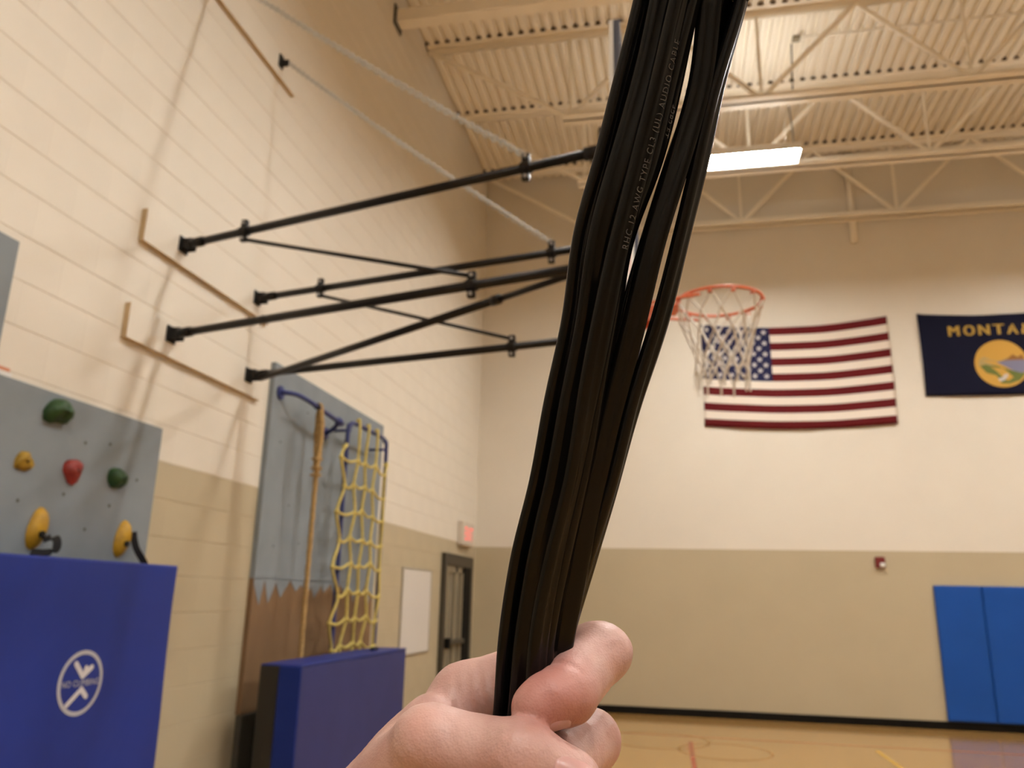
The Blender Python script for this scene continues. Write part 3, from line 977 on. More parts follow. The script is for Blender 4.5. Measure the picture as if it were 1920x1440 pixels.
def lbar(mb, a, b_, wd):
    a = Vector(a); b_ = Vector(b_); d = (b_ - a).normalized(); s_ = Vector((-d.y, d.x)) * wd / 2
    n = 6
    out = [a - s_, b_ - s_] + [b_ + (d * math.sin(math.pi * k / n) - Vector((-d.y, d.x)) * math.cos(math.pi * k / n)) * wd / 2 for k in range(1, n)] + [b_ + s_, a + s_] + [a + (-d * math.sin(math.pi * k / n) + Vector((-d.y, d.x)) * math.cos(math.pi * k / n)) * wd / 2 for k in range(1, n)]
    mb.prism([tuple(p) for p in out], lp, 0, 0.001)
mb = MB()
n = 56
vs = []
for k in range(n):
    a = 2 * math.pi * k / n
    vs += [lp(math.cos(a), math.sin(a)), lp(0.87 * math.cos(a), 0.87 * math.sin(a))]
mb.add(vs, [(2 * k, 2 * ((k + 1) % n), 2 * ((k + 1) % n) + 1, 2 * k + 1) for k in range(n)])
mb.build('ring_print', 'logo_grey', mark)
mb = MB()
lbar(mb, (-0.33, 0.60), (0.03, 0.20), 0.17)
lbar(mb, (0.03, 0.20), (0.40, 0.45), 0.17)
lbar(mb, (0.12, 0.30), (0.15, 0.44), 0.17)
lbar(mb, (0.05, -0.20), (-0.50, -0.63), 0.15)
lbar(mb, (0.05, -0.20), (0.31, -0.44), 0.17)
mb.build('figure_print', 'logo', mark)
mb = MB()
slab_text(mb, 'NO CLIMBING', 1.66, 0.19, lambda u, v: lp(-0.83 + u, -0.10 + v, 0.0004), 1.05)
mb.build('lettering', 'logo_grey', mark)

m2 = thing('crash_mat', 'thick blue crash mat with a black end standing under the cargo net', 'gym mat', (0.45, 6.8, 0))
MZ = 1.135
MB().box((0.43, 5.645, 0.0), (0.60, 7.955, MZ - 0.012), 0, 0.012).build('mat_body', 'navy_vinyl', m2)
MB().box((0.285, 5.655, 0.0), (0.428, 7.95, MZ - 0.014), 0, 0.012).build('mat_core', 'black_vinyl', m2)
MB().box((0.43, 5.632, 0.0), (0.602, 5.65, MZ - 0.006), 0, 0.006).build('end_cover', 'mid_blue', m2)
MB().box((0.28, 5.636, 0.0), (0.432, 5.66, MZ - 0.01), 0, 0.006).build('end_flap', 'black_vinyl', m2)
MB().box((0.28, 5.64, MZ - 0.014), (0.604, 7.96, MZ), 0, 0.006).build('top_cover', 'mid_blue', m2)
MB().box((0.42, 7.42, MZ), (0.46, 7.56, MZ + 0.03), 0, 0.008).build('carry_handle', 'black_vinyl', m2)

# ------------------------------------------------------------------ far left wall: white board, door, exit sign
t = thing('white_board', 'plain white board on the tan wall between crash mat and door', 'white board', (0.0, 10.0, 0.95))
MB().box((0.0, 9.44, 0.955), (0.018, 10.57, 1.955), 0, 0.003).build('board_face', 'white_board', t)
mb = MB()
mb.box((0, 9.42, 0.94), (0.022, 9.44, 1.97)); mb.box((0, 10.57, 0.94), (0.022, 10.59, 1.97))
mb.box((0, 9.44, 0.94), (0.022, 10.57, 0.955)); mb.box((0, 9.44, 1.955), (0.022, 10.57, 1.97))
mb.build('edge_trim', 'alu', t)

d1 = bpy.data.objects.new('door_1', None)
COL.objects.link(d1)
d1.location = (0, 11.8, 0)
tag(d1, 'dark bronze framed glazed exit door in the left wall corner', kind='structure')
mb = MB()
mb.box((0, 11.07, 0), (0.07, 11.15, 2.24), 0, 0.004)
mb.box((0, 12.50, 0), (0.07, 12.63, 2.24), 0, 0.004)
mb.box((0, 11.15, 2.07), (0.07, 12.50, 2.24), 0, 0.004)
mb.build('door_frame', 'bronze', d1)
MB().box((0, 11.15, 0.01), (0.022, 12.50, 2.07)).build('door_glass', material('dark_glass', (0.20, 0.175, 0.125), 0.2), d1)
for (ya, yb) in ((11.15, 11.30), (11.66, 11.78), (12.03, 12.12)):
    MB().box((0.022, ya, 0.01), (0.05, yb, 2.07), 0, 0.003).build('door_stile', 'door_tan', d1)
MB().box((0.022, 12.12, 0.01), (0.068, 12.52, 2.10), 0, 0.003).build('dark_leaf', 'black', d1)
MB().box((0.022, 11.30, 1.98), (0.05, 12.12, 2.07), 0, 0.003).build('door_rail', 'door_tan', d1)
hb = MB().box((0.05, 11.24, 0.98), (0.10, 12.12, 1.04), 0, 0.008).build('push_bar', 'bronze', d1)
MB().box((0.05, 11.20, 0.94), (0.12, 11.30, 1.08), 0, 0.01).build('push_bar_end', 'black', hb)

t = thing('exit_sign', 'small lit exit sign with red letters above the door', 'exit sign', (0.0, 12.15, 2.42))
MB().box((0.0, 11.86, 2.40), (0.09, 12.56, 2.76), 0, 0.01).build('sign_box', 'sign_face', t)
mb = MB()
slab_text(mb, 'EXIT', 0.46, 0.20, lambda u, v: (0.0905, 11.98 + u, 2.48 + v), 1.05)
mb.build('lettering', 'exit_red', t)

# ------------------------------------------------------------------ back wall: flags, alarm, pads, conduit
def cloth(name, parent, x0, x1, ztop, zbot, nx, nzr, matfn, mats, y_=Y1):
    mb = MB()
    vs = []
    for j in range(nzr + 1):
        v = j / nzr
        for i in range(nx + 1):
            u = i / nx
            vs.append(flag_pt(x0, x1, ztop, zbot, u, v, y_))
    for j in range(nzr):
        for i in range(nx):
            a = j * (nx + 1) + i
            mb.f.append((a, a + nx + 1, a + nx + 2, a + 1)); mb.m.append(matfn(i / nx, j / nzr))
    mb.v = vs
    o = mb.build(name, mats, parent, True)
    md = o.modifiers.new('thick', 'SOLIDIFY'); md.thickness = 0.004; md.offset = 1
    return o
def flag_pt(x0, x1, ztop, zbot, u, v, y_):
    zt, zb_ = ztop(u), zbot(u)
    wv = 0.008 * math.sin(u * 9 + v * 1.5) + 0.005 * math.sin(u * 21)
    return (x0 + (x1 - x0) * u + 0.012 * math.sin(v * 3), y_ - 0.03 + wv, zt + (zb_ - zt) * v)
us = thing('american_flag', 'american flag pinned on the back wall behind the hoop net', 'flag', (5.2, Y1, 4.37))
zt = lambda u: 6.11 + 0.03 * u - 0.13 * math.sin(math.pi * min(1, u * 0.95)) ** 1.0 + 0.0
zb_ = lambda u: 4.38 - 0.02 * u - 0.07 * math.sin(math.pi * u)
UX0, UX1 = 3.74, 6.63
def usmat(u, v):
    s_ = int(v * 13 + 1e-6)
    if u < 0.375 - 1e-6 and s_ < 7: return 2
    return 0 if s_ % 2 == 0 else 1
cloth('cloth', us, UX0, UX1, zt, zb_, 64, 26, usmat, ['flag_red', 'flag_white', 'flag_navy'])
mb = MB()
for r_ in range(9):
    for c_ in range(6 if r_ % 2 == 0 else 5):
        u = 0.375 * ((c_ + (0.5 if r_ % 2 == 0 else 1.0)) / 6)
        v = (7 / 13) * ((r_ + 0.9) / 9.8)
        ce = flag_pt(UX0, UX1, zt, zb_, u, v, Y1)
        vs = []
        for k in range(10):
            a = math.pi / 2 + math.pi * k / 5
            rr = 0.052 if k % 2 == 0 else 0.024
            vs.append((ce[0] + rr * math.cos(a), ce[1] - 0.008, ce[2] + rr * math.sin(a)))
        mb.add([(ce[0], ce[1] - 0.008, ce[2])] + vs, [(0, 1 + k, 1 + (k + 1) % 10) for k in range(10)])
mb.build('star_print', 'star', us)
sf = thing('state_flag', 'navy state flag with gold lettering and round landscape seal', 'flag', (8.2, Y1, 4.78))
SX0, SX1 = 7.075, 9.31
zt2 = lambda u: 6.13 - 0.07 * math.sin(math.pi * u)
zb2 = lambda u: 4.785 - 0.015 * math.sin(math.pi * u)
cloth('cloth', sf, SX0, SX1, zt2, zb2, 48, 20, lambda u, v: 0, ['state_navy'])
def sfp(x_, z_, t=0.0):
    u = (x_ - SX0) / (SX1 - SX0)
    return (x_, flag_pt(SX0, SX1, zt2, zb2, u, 0.5, Y1)[1] - 0.008 - t, z_)
mb = MB()
for ch, cx in zip('MONTANA', (7.57, 7.79, 8.00, 8.205, 8.40, 8.61, 8.82)):
    slab_text(mb, ch, 0.145, 0.165, lambda u, v, cx=cx: sfp(cx - 0.072 + u, 5.735 + v), 1.0)
    # a heavier cut: second pass offset by a few millimetres
    slab_text(mb, ch, 0.145, 0.165, lambda u, v, cx=cx: sfp(cx - 0.052 + u, 5.735 + v, 0.001), 1.0)
mb.build('lettering', 'gold_dark', sf)
SC = (8.19, 5.265); SR = 0.375
def disc(mb, r, t, mi=0, n=40): 
    mb.add([sfp(SC[0], SC[1], t)] + [sfp(SC[0] + r * math.cos(2 * math.pi * k / n), SC[1] + r * math.sin(2 * math.pi * k / n), t) for k in range(n)], [(0, 1 + k, 1 + (k + 1) % n) for k in range(n)], mi)
mb = MB(); disc(mb, SR, 0.002); seal = mb.build('seal_disc', 'gold', sf)
def seal_poly(name, pts, m, t):
    mb = MB()
    mb.add([sfp(SC[0] + a * SR, SC[1] + b_ * SR, t) for a, b_ in pts], [tuple(range(len(pts)))])
    mb.build(name, m, seal)
seal_poly('seal_hills', [(-0.86, -0.05), (-0.80, 0.20), (-0.62, 0.32), (-0.4, 0.18), (-0.1, 0.1), (0.2, 0.22), (0.5, 0.32), (0.8, 0.28), (0.9, 0.0), (0.5, -0.1), (-0.3, -0.1)], 'flag_hill', 0.004)
seal_poly('seal_mountains', [(-0.15, 0.05), (0.2, 0.18), (0.45, 0.38), (0.62, 0.26), (0.8, 0.38), (0.88, 0.1), (0.3, 0.0)], 'flag_brown', 0.005)
seal_poly('seal_meadow', [(-0.82, -0.08), (-0.6, -0.02), (-0.2, -0.1), (0.3, -0.3), (0.85, -0.42), (0.6, -0.72), (0.2, -0.86), (-0.1, -0.84), (-0.25, -0.5), (-0.6, -0.38)], 'flag_green', 0.006)
seal_poly('seal_river', [(-0.2, 0.05), (0.2, 0.12), (0.9, 0.14), (0.92, -0.3), (0.7, -0.42), (0.35, -0.3), (0.1, -0.12)], 'flag_river', 0.007)
seal_poly('seal_falls', [(-0.22, -0.62), (-0.05, -0.60), (0.02, -0.48), (0.18, -0.44), (0.15, -0.56), (0.0, -0.72), (-0.15, -0.76)], 'star', 0.008)

t = thing('fire_alarm', 'small red fire alarm with a white strobe on the tan back wall', 'fire alarm', (6.19, Y1, 2.2))
MB().box((6.12, Y1 - 0.05, 2.19), (6.26, Y1, 2.35), 0, 0.012).build('alarm_body', 'alarm_red', t)
MB().box((6.18, Y1 - 0.075, 2.20), (6.25, Y1 - 0.05, 2.265), 0, 0.01).build('strobe_lens', 'white', t)

px0 = 6.88
for k in range(4):
    nm = ('leftmost blue wall pad on the back wall, beside bare tan wall', 'second blue wall pad from the left on the back wall', 'third blue wall pad from the left, at the picture edge', 'fourth blue wall pad from the left, past the picture edge')[k]
    t = thing('wall_pad', nm, 'wall pad', (px0 + 0.31, Y1, 0.12), 'blue pads along the back wall')
    mb = MB()
    a, b_ = px0 + 0.003, px0 + 0.627
    mb.box((a, Y1 - 0.055, 0.12), (b_, Y1 - 0.012, 1.95), 0, 0.012)
    mb.build('pad_cover', 'pad_blue', t)
    MB().box((a, Y1 - 0.012, 0.115), (b_, Y1 - 0.0005, 1.955)).build('backing_board', 'pad_side', t)
    px0 += 0.635
t = thing('conduit_pipe', 'short tan painted pipe running up the back wall behind the joist', 'pipe', (6.26, Y1, 7.4))
MB().tube([(6.26, Y1 - 0.04, 7.42), (6.26, Y1 - 0.04, H)], 0.055, 10).build('pipe', 'deck', t, True)
MB().box((6.17, Y1 - 0.02, 7.9), (6.35, Y1, 7.95)).build('pipe_strap', 'deck', t)

# ------------------------------------------------------------------ the hand and the cable it holds
# hand frame: origin in the grip, millimetres, x right / y up / z towards the photographer
HAND_M = Matrix.Translation(CAM_LOC) @ CAM_R.to_4x4() @ Matrix.Translation((0.007, -0.088, -0.250))

def seg(P, a, b):
    a = np.array(a, np.float32); b = np.array(b, np.float32)
    ba = b[:3] - a[:3]
    pa = P - a[:3]
    t = np.clip((pa @ ba) / float(ba @ ba), 0, 1)
    d = np.sqrt(((pa - t[..., None] * ba) ** 2).sum(-1))
    return d - (a[3] + (b[3] - a[3]) * t)
def ball_sdf(P, c, r, s=(1, 1, 1)):
    q = (P - np.array(c, np.float32)) / np.array(s, np.float32)
    return (np.sqrt((q ** 2).sum(-1)) - r) * min(s)
def smin(a, b, k):
    h = np.clip(0.5 + 0.5 * (b - a) / k, 0, 1)
    return b + (a - b) * h - k * h * (1 - h)
FINGERS = {
 'index': [(-22.7, -17.0, -18.0, 11.0), (20.5, 0.0, -11.0, 10.0), (9.4, -5.2, 9.0, 9.2), (0.0, -6.7, 16.0, 7.3)],
 'middle': [(-27.2, -40.8, -26.0, 12.5), (18.7, -29.6, -14.0, 10.0), (6.0, -28.0, 8.5, 9.5), (-3.1, -28.0, 14.0, 8.0)],
 'ring': [(-28.5, -66.0, -30.0, 12.0), (16.1, -55.6, -16.0, 9.6), (2.8, -53.9, 4.0, 9.0), (-7.0, -52.0, 10.0, 7.5)],
 'pinky': [(-29.6, -88.4, -33.0, 11.0), (10.0, -78.2, -18.0, 8.5), (-2.0, -75.3, 0.0, 8.0), (-10.3, -73.5, 4.0, 6.8)],
}
THUMB = [(-62.0, -58.0, -2.0, 13.5), (-31.5, -18.2, 16.0, 11.5), (-4.8, -17.8, 27.0, 11.0), (8.8, -22.6, 28.0, 9.2)]
def hand_sdf(P):
    palm = seg(P, (-23.0, -18.2, -18.0, 11.0), (-64.0, -72.0, -28.0, 14.0))
    palm = smin(palm, seg(P, (-27.2, -40.8, -26.0, 12.5), (-69.0, -87.0, -34.0, 16.0)), 10)
    palm = smin(palm, seg(P, (-28.5, -66.0, -30.0, 12.0), (-72.0, -98.0, -36.0, 16.0)), 10)
    palm = smin(palm, seg(P, (-29.6, -88.4, -33.0, 11.0), (-76.0, -108.0, -36.0, 15.0)), 10)
    palm = smin(palm, seg(P, (-68.0, -78.0, -20.0, 19.0), (-104.0, -127.0, -35.0, 26.0)), 14)
    palm = smin(palm, seg(P, (-104.0, -127.0, -35.0, 26.0), (-149.0, -198.0, -50.0, 33.0)), 14)
    th = seg(P, THUMB[0], THUMB[1])
    palm = smin(palm, th, 9)
    palm = smin(palm, ball_sdf(P, (-38, -34, -2), 15.0), 9)           # thumb web
    palm = smin(palm, seg(P, (-32.5, -22.5, -6.0, 11.0), (-60.0, -54.0, -10.0, 12.6)), 4)
    for n_ in FINGERS:
        c_ = FINGERS[n_]
        palm = smin(palm, seg(P, c_[0], c_[1]), 5)
    out = palm
    for n_ in FINGERS:
        c_ = FINGERS[n_]
        d = smin(seg(P, c_[1], c_[2]), seg(P, c_[2], c_[3]), 2.0)
        if n_ == 'index':
            d = smin(d, ball_sdf(P, (24.3, 1.5, -9.0), 7.5), 4)        # bony knuckle
            d = smin(d, ball_sdf(P, (4.2, -3.6, 14.6), 7.0, (1.15, 0.95, 1)), 2.5)   # fingertip pulp
        out = smin(out, d, 1.6)
    t2 = smin(seg(P, THUMB[1], THUMB[2]), seg(P, THUMB[2], THUMB[3]), 4)
    t2 = smin(t2, ball_sdf(P, (-31.0, -14.5, 19.0), 8.6), 5)            # thumb joint
    t2 = smin(t2, ball_sdf(P, (-5.5, -14.5, 30.0), 8.6), 4)
    out = smin(out, t2, 0.7)
    # skin folds: flexion crease of the index, wrinkles in the hollow beside the cable
    dip = np.array(FINGERS['index'][2][:3]); ax_ = np.array(FINGERS['index'][3][:3]) - np.array(FINGERS['index'][1][:3]); ax_ /= np.linalg.norm(ax_)
    e1 = np.array((-0.5, 0.85, 0.2)); e1 -= ax_ * (e1 @ ax_); e1 /= np.linalg.norm(e1)
    e2 = np.cross(ax_, e1)
    arc = [dip - ax_ * 1.0 + 10.25 * (math.cos(q) * e1 + math.sin(q) * e2) for q in (-1.0, -0.5, 0.0, 0.5, 1.0)]
    for p_, q_ in zip(arc, arc[1:]):
        out = -smin(-out, seg(P, (*p_, 0.7), (*q_, 0.7)), 1.2)
    wq = np.exp(-((P - np.array((-15.0, -8.0, -4.0), np.float32)) ** 2).sum(-1) / 90.0)
    out = out + 0.55 * wq * np.sin(P[..., 0] * 1.55 + P[..., 1] * 0.35)
    wk = np.exp(-((P - np.array((-6.0, -9.0, 33.0), np.float32)) ** 2).sum(-1) / 70.0)
    out = out + 0.20 * wk * np.sin(P[..., 0] * 2.1 - P[..., 1] * 0.9)
    wk = np.exp(-((P - np.array((26.0, 4.0, -4.0), np.float32)) ** 2).sum(-1) / 60.0)
    out = out + 0.16 * wk * np.sin(P[..., 0] * 1.4 + P[..., 2] * 1.6)
    wob = 0.10 * np.sin(P[..., 0] * 0.9 + P[..., 1] * 0.5) * np.sin(P[..., 1] * 0.8 + P[..., 2] * 0.7)
    return out + wob
def surface_nets(lo, hi, h):
    ax = [np.arange(lo[i], hi[i] + h, h, dtype=np.float32) for i in range(3)]
    shape = tuple(len(a) for a in ax)
    V = np.empty(shape, np.float32)
    for i0 in range(0, shape[0], 16):
        g = np.stack(np.meshgrid(ax[0][i0:i0 + 16], ax[1], ax[2], indexing='ij'), -1)
        V[i0:i0 + 16] = hand_sdf(g)
    nx, ny, nz = shape
    cs = (nx - 1, ny - 1, nz - 1)
    acc = np.zeros(cs + (3,), np.float32); cnt = np.zeros(cs, np.float32)
    corners = [(i, j, k) for i in (0, 1) for j in (0, 1) for k in (0, 1)]
    sl = lambda o: V[o[0]:o[0] + cs[0], o[1]:o[1] + cs[1], o[2]:o[2] + cs[2]]
    for a in corners:
        for d in range(3):
            if a[d]: continue
            b = list(a); b[d] = 1
            va, vb = sl(a), sl(b)
            m = (va < 0) != (vb < 0)
            t = np.where(m, va / np.where(m, va - vb, 1), 0)
            for e in range(3):
                acc[..., e] += np.where(m, a[e] + (t if e == d else 0), 0)
            cnt += m
    act = cnt > 0
    idx = -np.ones(cs, np.int64)
    idx[act] = np.arange(act.sum())
    cells = np.argwhere(act)
    verts = (cells + acc[act] / cnt[act][:, None]) * h + np.array([a[0] for a in ax])
    faces = []
    for d in range(3):
        e, f = (d + 1) % 3, (d + 2) % 3
        s0 = [slice(None)] * 3; s1 = [slice(None)] * 3
        s0[d] = slice(0, -1); s1[d] = slice(1, None)
        ins = V < 0
        ch = ins[tuple(s0)] != ins[tuple(s1)]
        q = np.argwhere(ch)
        ok = (q[:, e] > 0) & (q[:, f] > 0) & (q[:, e] < shape[e] - 1) & (q[:, f] < shape[f] - 1)
        q = q[ok]
        inside = ins[tuple(q.T)]
        def cell(de, df):
            c_ = q.copy(); c_[:, e] -= de; c_[:, f] -= df
            return idx[tuple(c_.T)]
        quad = np.stack([cell(1, 1), cell(0, 1), cell(0, 0), cell(1, 0)], 1)
        quad[~inside] = quad[~inside][:, ::-1]
        faces.append(quad)
    return verts, np.concatenate(faces)
hv, hf = surface_nets((-168, -215, -80), (42, 24, 50), 0.95)
me = bpy.data.meshes.new('person')
me.vertices.add(len(hv))
me.vertices.foreach_set('co', (hv / 1000).astype(np.float32).ravel())
me.loops.add(len(hf) * 4)
me.loops.foreach_set('vertex_index', hf.astype(np.int32).ravel())
me.polygons.add(len(hf))
me.polygons.foreach_set('loop_start', np.arange(0, len(hf) * 4, 4, dtype=np.int32))
me.polygons.foreach_set('use_smooth', np.ones(len(hf), bool))
me.update(calc_edges=True)
me.validate()
me.materials.append(M['skin'])
hand = bpy.data.objects.new('person', me)
COL.objects.link(hand)
hand.matrix_world = HAND_M
tag(hand, 'bare left hand gripping a bundle of black cable, thumb in front', 'person')
sm = hand.modifiers.new('soften', 'SMOOTH'); sm.factor = 0.5; sm.iterations = 3

def nail(base, axis, normal, length, width, sdf):
    """nail plate laid onto the finger surface: base point near the cuticle, mm"""
    base = np.array(base, float); ax_ = np.array(axis, float); ax_ /= np.linalg.norm(ax_)
    nn = np.array(normal, float); nn -= ax_ * (nn @ ax_); nn /= np.linalg.norm(nn)
    bb_ = np.cross(ax_, nn)
    nu, nv = 12, 12
    vs = []; top = []
    for j in range(nv + 1):
        v = j / nv
        wv = (1 - abs(2 * v - 1) ** 3.2) ** (1 / 3.2) if 0 < v < 1 else 0.0
        wv = max(wv, 0.55 if v == 0 else (0.72 if v == 1 else 0))
        for i in range(nu + 1):
            u = 2 * i / nu - 1
            o_ = base + ax_ * (v * length) + bb_ * (u * width / 2 * wv)
            p = o_ + nn * 14
            for _ in range(26):
                p = p - nn * max(0.02, float(sdf(p[None].astype(np.float32))[0]) * 0.8)
                if float(sdf(p[None].astype(np.float32))[0]) < 0.03: break
            lift = 0.45 * (1 - u * u) * (0.35 + 0.65 * v) + 0.12 - 0.5 * (abs(u) ** 6)
            vs.append(p + nn * lift)
    fs = []
    for j in range(nv):
        for i in range(nu):
            a = j * (nu + 1) + i
            fs.append((a, a + 1, a + nu + 2, a + nu + 1))
    mb = MB(); mb.add([tuple(p / 1000) for p in vs], fs)
    o = mb.build('fingernail', 'nail', None, True)
    o.parent = hand
    md = o.modifiers.new('thick', 'SOLIDIFY'); md.thickness = 0.0005; md.offset = -1
    return o
nail((2.6, -20.6, 28.0), (13.6, -5.2, 1.0), (0.05, 0.62, 0.80), 13.0, 11.5,
     lambda P: smin(smin(seg(P, THUMB[1], THUMB[2]), seg(P, THUMB[2], THUMB[3]), 4), ball_sdf(P, (-5.5, -14.5, 30.0), 8.6), 4))
FI = FINGERS['index']
nail((6.6, -8.2, 12.5), (-8.4, -1.0, 5.5), (0.25, -0.62, 0.90), 9.5, 8.0, lambda P: smin(smin(seg(P, FI[1], FI[2]), seg(P, FI[2], FI[3]), 2.0), ball_sdf(P, (4.2, -3.6, 14.6), 7.0, (1.15, 0.95, 1)), 2.5))

# flat twin-conductor speaker cable, several passes of one coil held together
STRANDS = [
    (54,[(36.7,218.0,0.0),(34.2,208.0,0.0),(27.5,183.0,0.0),(21.7,158.0,0.0),(14.7,133.0,0.0),(10.8,108.0,0.0),(5.8,83.0,0.0),(1.7,58.0,0.0),(-4.2,33.0,0.0),(-8.3,8.0,0.0),(-10.0,-15.3,0.0)]),
    (12,[(41.5,215.9,4.0),(39.1,206.1,4.0),(33.2,181.5,4.0),(26.6,156.9,4.0),(20.1,132.3,4.0),(16.0,107.7,4.0),(11.0,83.1,4.0),(6.9,58.5,4.0),(1.5,33.9,4.0),(-2.9,9.3,4.0),(-5.0,-13.7,4.0)]),
    (42,[(46.5,214.9,6.0),(44.2,205.1,6.0),(38.5,180.7,6.0),(32.0,156.3,6.0),(26.0,131.9,6.0),(21.0,107.5,6.0),(15.8,83.1,6.0),(11.2,58.7,6.0),(6.0,34.3,6.0),(1.5,9.9,6.0),(-0.5,-12.9,6.0)]),
    (72,[(51.5,217.0,2.0),(49.3,207.0,2.0),(43.6,182.2,2.0),(36.9,157.4,2.0),(28.4,132.6,2.0),(24.4,107.8,2.0),(19.5,83.0,2.0),(14.8,58.2,2.0),(9.9,33.4,2.0),(5.4,8.6,2.0),(2.9,-14.5,2.0)]),
    (4,[(57.0,218.0,0.0),(55.0,208.0,0.0),(51.8,183.0,0.0),(45.2,158.0,0.0),(37.7,133.0,0.0),(31.2,108.0,0.0),(24.7,83.0,0.0),(19.3,58.0,0.0),(13.8,33.0,0.0),(8.3,8.0,0.0),(5.5,-15.3,0.0)]),
    (66,[(66.7,219.6,-3.0),(65.2,209.4,-3.0),(58.4,184.1,-3.0),(52.7,158.8,-3.0),(46.1,133.5,-3.0),(39.7,108.2,-3.0),(32.1,82.9,-3.0),(25.0,57.6,-3.0),(17.1,32.3,-3.0),(10.2,7.0,-3.0),(6.5,-16.6,-3.0)]),
    (30,[(63.6,221.6,-7.0),(61.9,211.4,-7.0),(55.0,185.7,-7.0),(45.8,160.0,-7.0),(37.9,134.3,-7.0),(31.2,108.6,-7.0),(27.2,82.9,-7.0),(23.0,57.2,-7.0),(15.3,31.5,-7.0),(8.4,5.8,-7.0),(5.0,-18.2,-7.0)]),
    (20,[(46.0,222.2,-8.0),(43.2,211.8,-8.0),(37.4,186.0,-8.0),(30.5,160.2,-8.0),(23.1,134.4,-8.0),(19.1,108.6,-8.0),(14.2,82.8,-8.0),(9.9,57.0,-8.0),(4.2,31.2,-8.0),(-0.5,5.4,-8.0),(-2.7,-18.6,-8.0)]),
    (25,[(51.7,222.7,-9.0),(50.0,212.3,-9.0),(43.1,186.4,-9.0),(36.2,160.5,-9.0),(27.5,134.6,-9.0),(22.4,108.7,-9.0),(19.2,82.8,-9.0),(15.8,56.9,-9.0),(10.3,31.0,-9.0),(5.1,5.1,-9.0),(1.6,-19.1,-9.0)]),
]
cab = bpy.data.objects.new('speaker_cable', None)
COL.objects.link(cab)
cab.matrix_world = HAND_M
tag(cab, 'bundle of glossy black flat speaker cable held upright in the hand', 'cable')
HA, HB = 3.85, 2.15          # half width and half thickness of the jacket, mm
rnd = random.Random(21)
frames = []
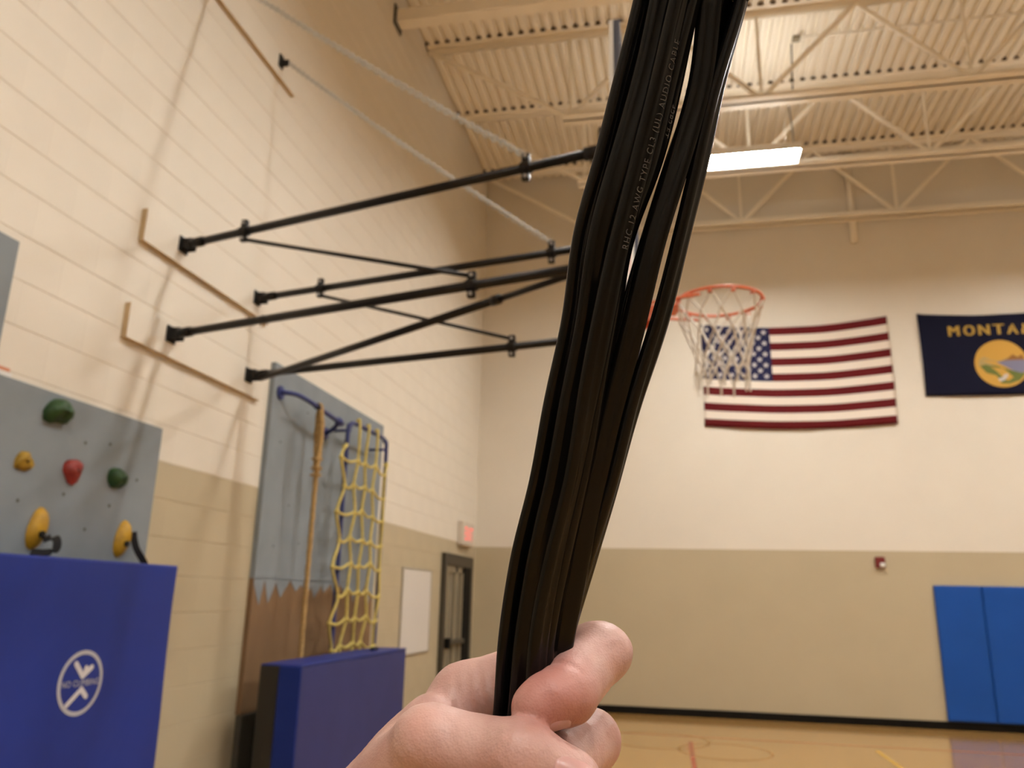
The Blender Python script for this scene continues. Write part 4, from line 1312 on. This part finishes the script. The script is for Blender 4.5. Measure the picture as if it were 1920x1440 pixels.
for si, (ang, pts) in enumerate(STRANDS):
    pts = [Vector(p) for p in pts]
    d0 = (pts[0] - pts[2]).normalized()
    pts = [pts[0] + d0 * (90 * k) + Vector((0, 0, -6 * k * k)) for k in (5, 4, 3, 2, 1)] + pts
    dl = (pts[-1] - pts[-2]).normalized()
    pts = pts + [pts[-1] + dl * 26 * k for k in (1, 2, 3, 4)]
    P = smooth_path(pts, 10)
    ph = [rnd.uniform(0, 6.28) for _ in range(4)]
    fr_ = []
    for i, p in enumerate(P):
        s_ = p.y
        p = p + Vector((0.35 * math.sin(s_ * 0.07 + ph[0]), 0, 0.5 * math.sin(s_ * 0.06 + ph[1])))
        fr_.append(p)
    out = []
    for i, p in enumerate(fr_):
        d = (fr_[max(i - 1, 0)] - fr_[min(i + 1, len(fr_) - 1)]).normalized()      # pointing up the cable
        view = (-Vector((0.007, -0.088, -0.250)) * 1000 - p).normalized()
        n0 = (view - d * view.dot(d)).normalized()
        b0 = d.cross(n0).normalized()
        a = math.radians(ang + 11 * math.sin(p.y * 0.035 + ph[2]) + 5 * math.sin(p.y * 0.09 + ph[3]))
        nrm = n0 * math.cos(a) + b0 * math.sin(a)
        wid = d.cross(nrm).normalized()
        out.append((p, d, nrm, wid))
    frames.append(out)
    K = 28
    mb = MB()
    vs = []
    for (p, d, nrm, wid) in out:
        for k in range(K):
            t = 2 * math.pi * k / K
            cx = math.copysign(abs(math.cos(t)) ** 0.9, math.cos(t)) * HA
            dip = 1 - 0.26 * math.exp(-(cx / 0.75) ** 2)
            cy = math.copysign(abs(math.sin(t)) ** 0.75, math.sin(t)) * HB * dip
            vs.append((p + wid * cx + nrm * cy) / 1000)
    n_ = len(out)
    fs = []
    for i in range(n_ - 1):
        for k in range(K):
            l = (k + 1) % K
            fs.append((i * K + k, i * K + l, (i + 1) * K + l, (i + 1) * K + k))
    fs.append(tuple(range(K))[::-1]); fs.append(tuple(range((n_ - 1) * K, n_ * K)))
    mb.add(vs, fs)
    o = mb.build('cable_strand', 'cable', None, True)
    o.parent = cab
    STRANDS[si] = o
def cable_print(si, txt, y_start, size, lane, upward, spacing=1.0):
    """ink on one conductor of a strand; lane = offset across the cable in mm, y_start in hand-frame mm"""
    fr_ = frames[si]
    acc = [0.0]
    for i in range(1, len(fr_)): acc.append(acc[-1] + (fr_[i][0] - fr_[i - 1][0]).length)
    i0 = min(range(len(fr_)), key=lambda i: abs(fr_[i][0].y - y_start))
    s0 = acc[i0]
    vs, fs, tw, th = text_shape(txt, 1.0, spacing)
    k = size / 0.72
    vs, fs = split_long(vs, fs, 0.16)
    out = []
    for (u, v) in vs:
        s_ = s0 - u * k if upward else s0 + u * k
        vv = (v - 0.36) * k
        j = 0
        while j < len(acc) - 2 and acc[j + 1] < s_: j += 1
        t = (s_ - acc[j]) / (acc[j + 1] - acc[j])
        a, b_ = fr_[j], fr_[j + 1]
        p = a[0].lerp(b_[0], t); nrm = a[2].lerp(b_[2], t); wid = a[3].lerp(b_[3], t)
        c_ = lane + (vv if upward else -vv) * WS
        co_ = min(1.0, abs(c_) / HA) ** (1 / 0.9)
        cy = HB * (max(0.0, 1 - co_ * co_) ** 0.375) * (1 - 0.26 * math.exp(-(c_ / 0.75) ** 2)) + 0.09
        out.append((p + wid * c_ + nrm * cy) / 1000)
    mb = MB(); mb.add(out, fs)
    o = mb.build('lettering', 'print', None)
    o.parent = STRANDS[si]
    return o
wtest = frames[2][60][3]
WS = 1.0 if wtest.x < 0 else -1.0
cable_print(2, 'RHC 12 AWG TYPE CL3 (UL) AUDIO CABLE', 129.0, 2.0, 1.7 * WS * -1, True, 1.25)
cable_print(3, '4282 FT', 175.0, 2.0, 0.0, False, 1.15)
cable_print(2, '7 FT', -7.0, 2.3, 1.2 * WS * -1, True, 1.1)
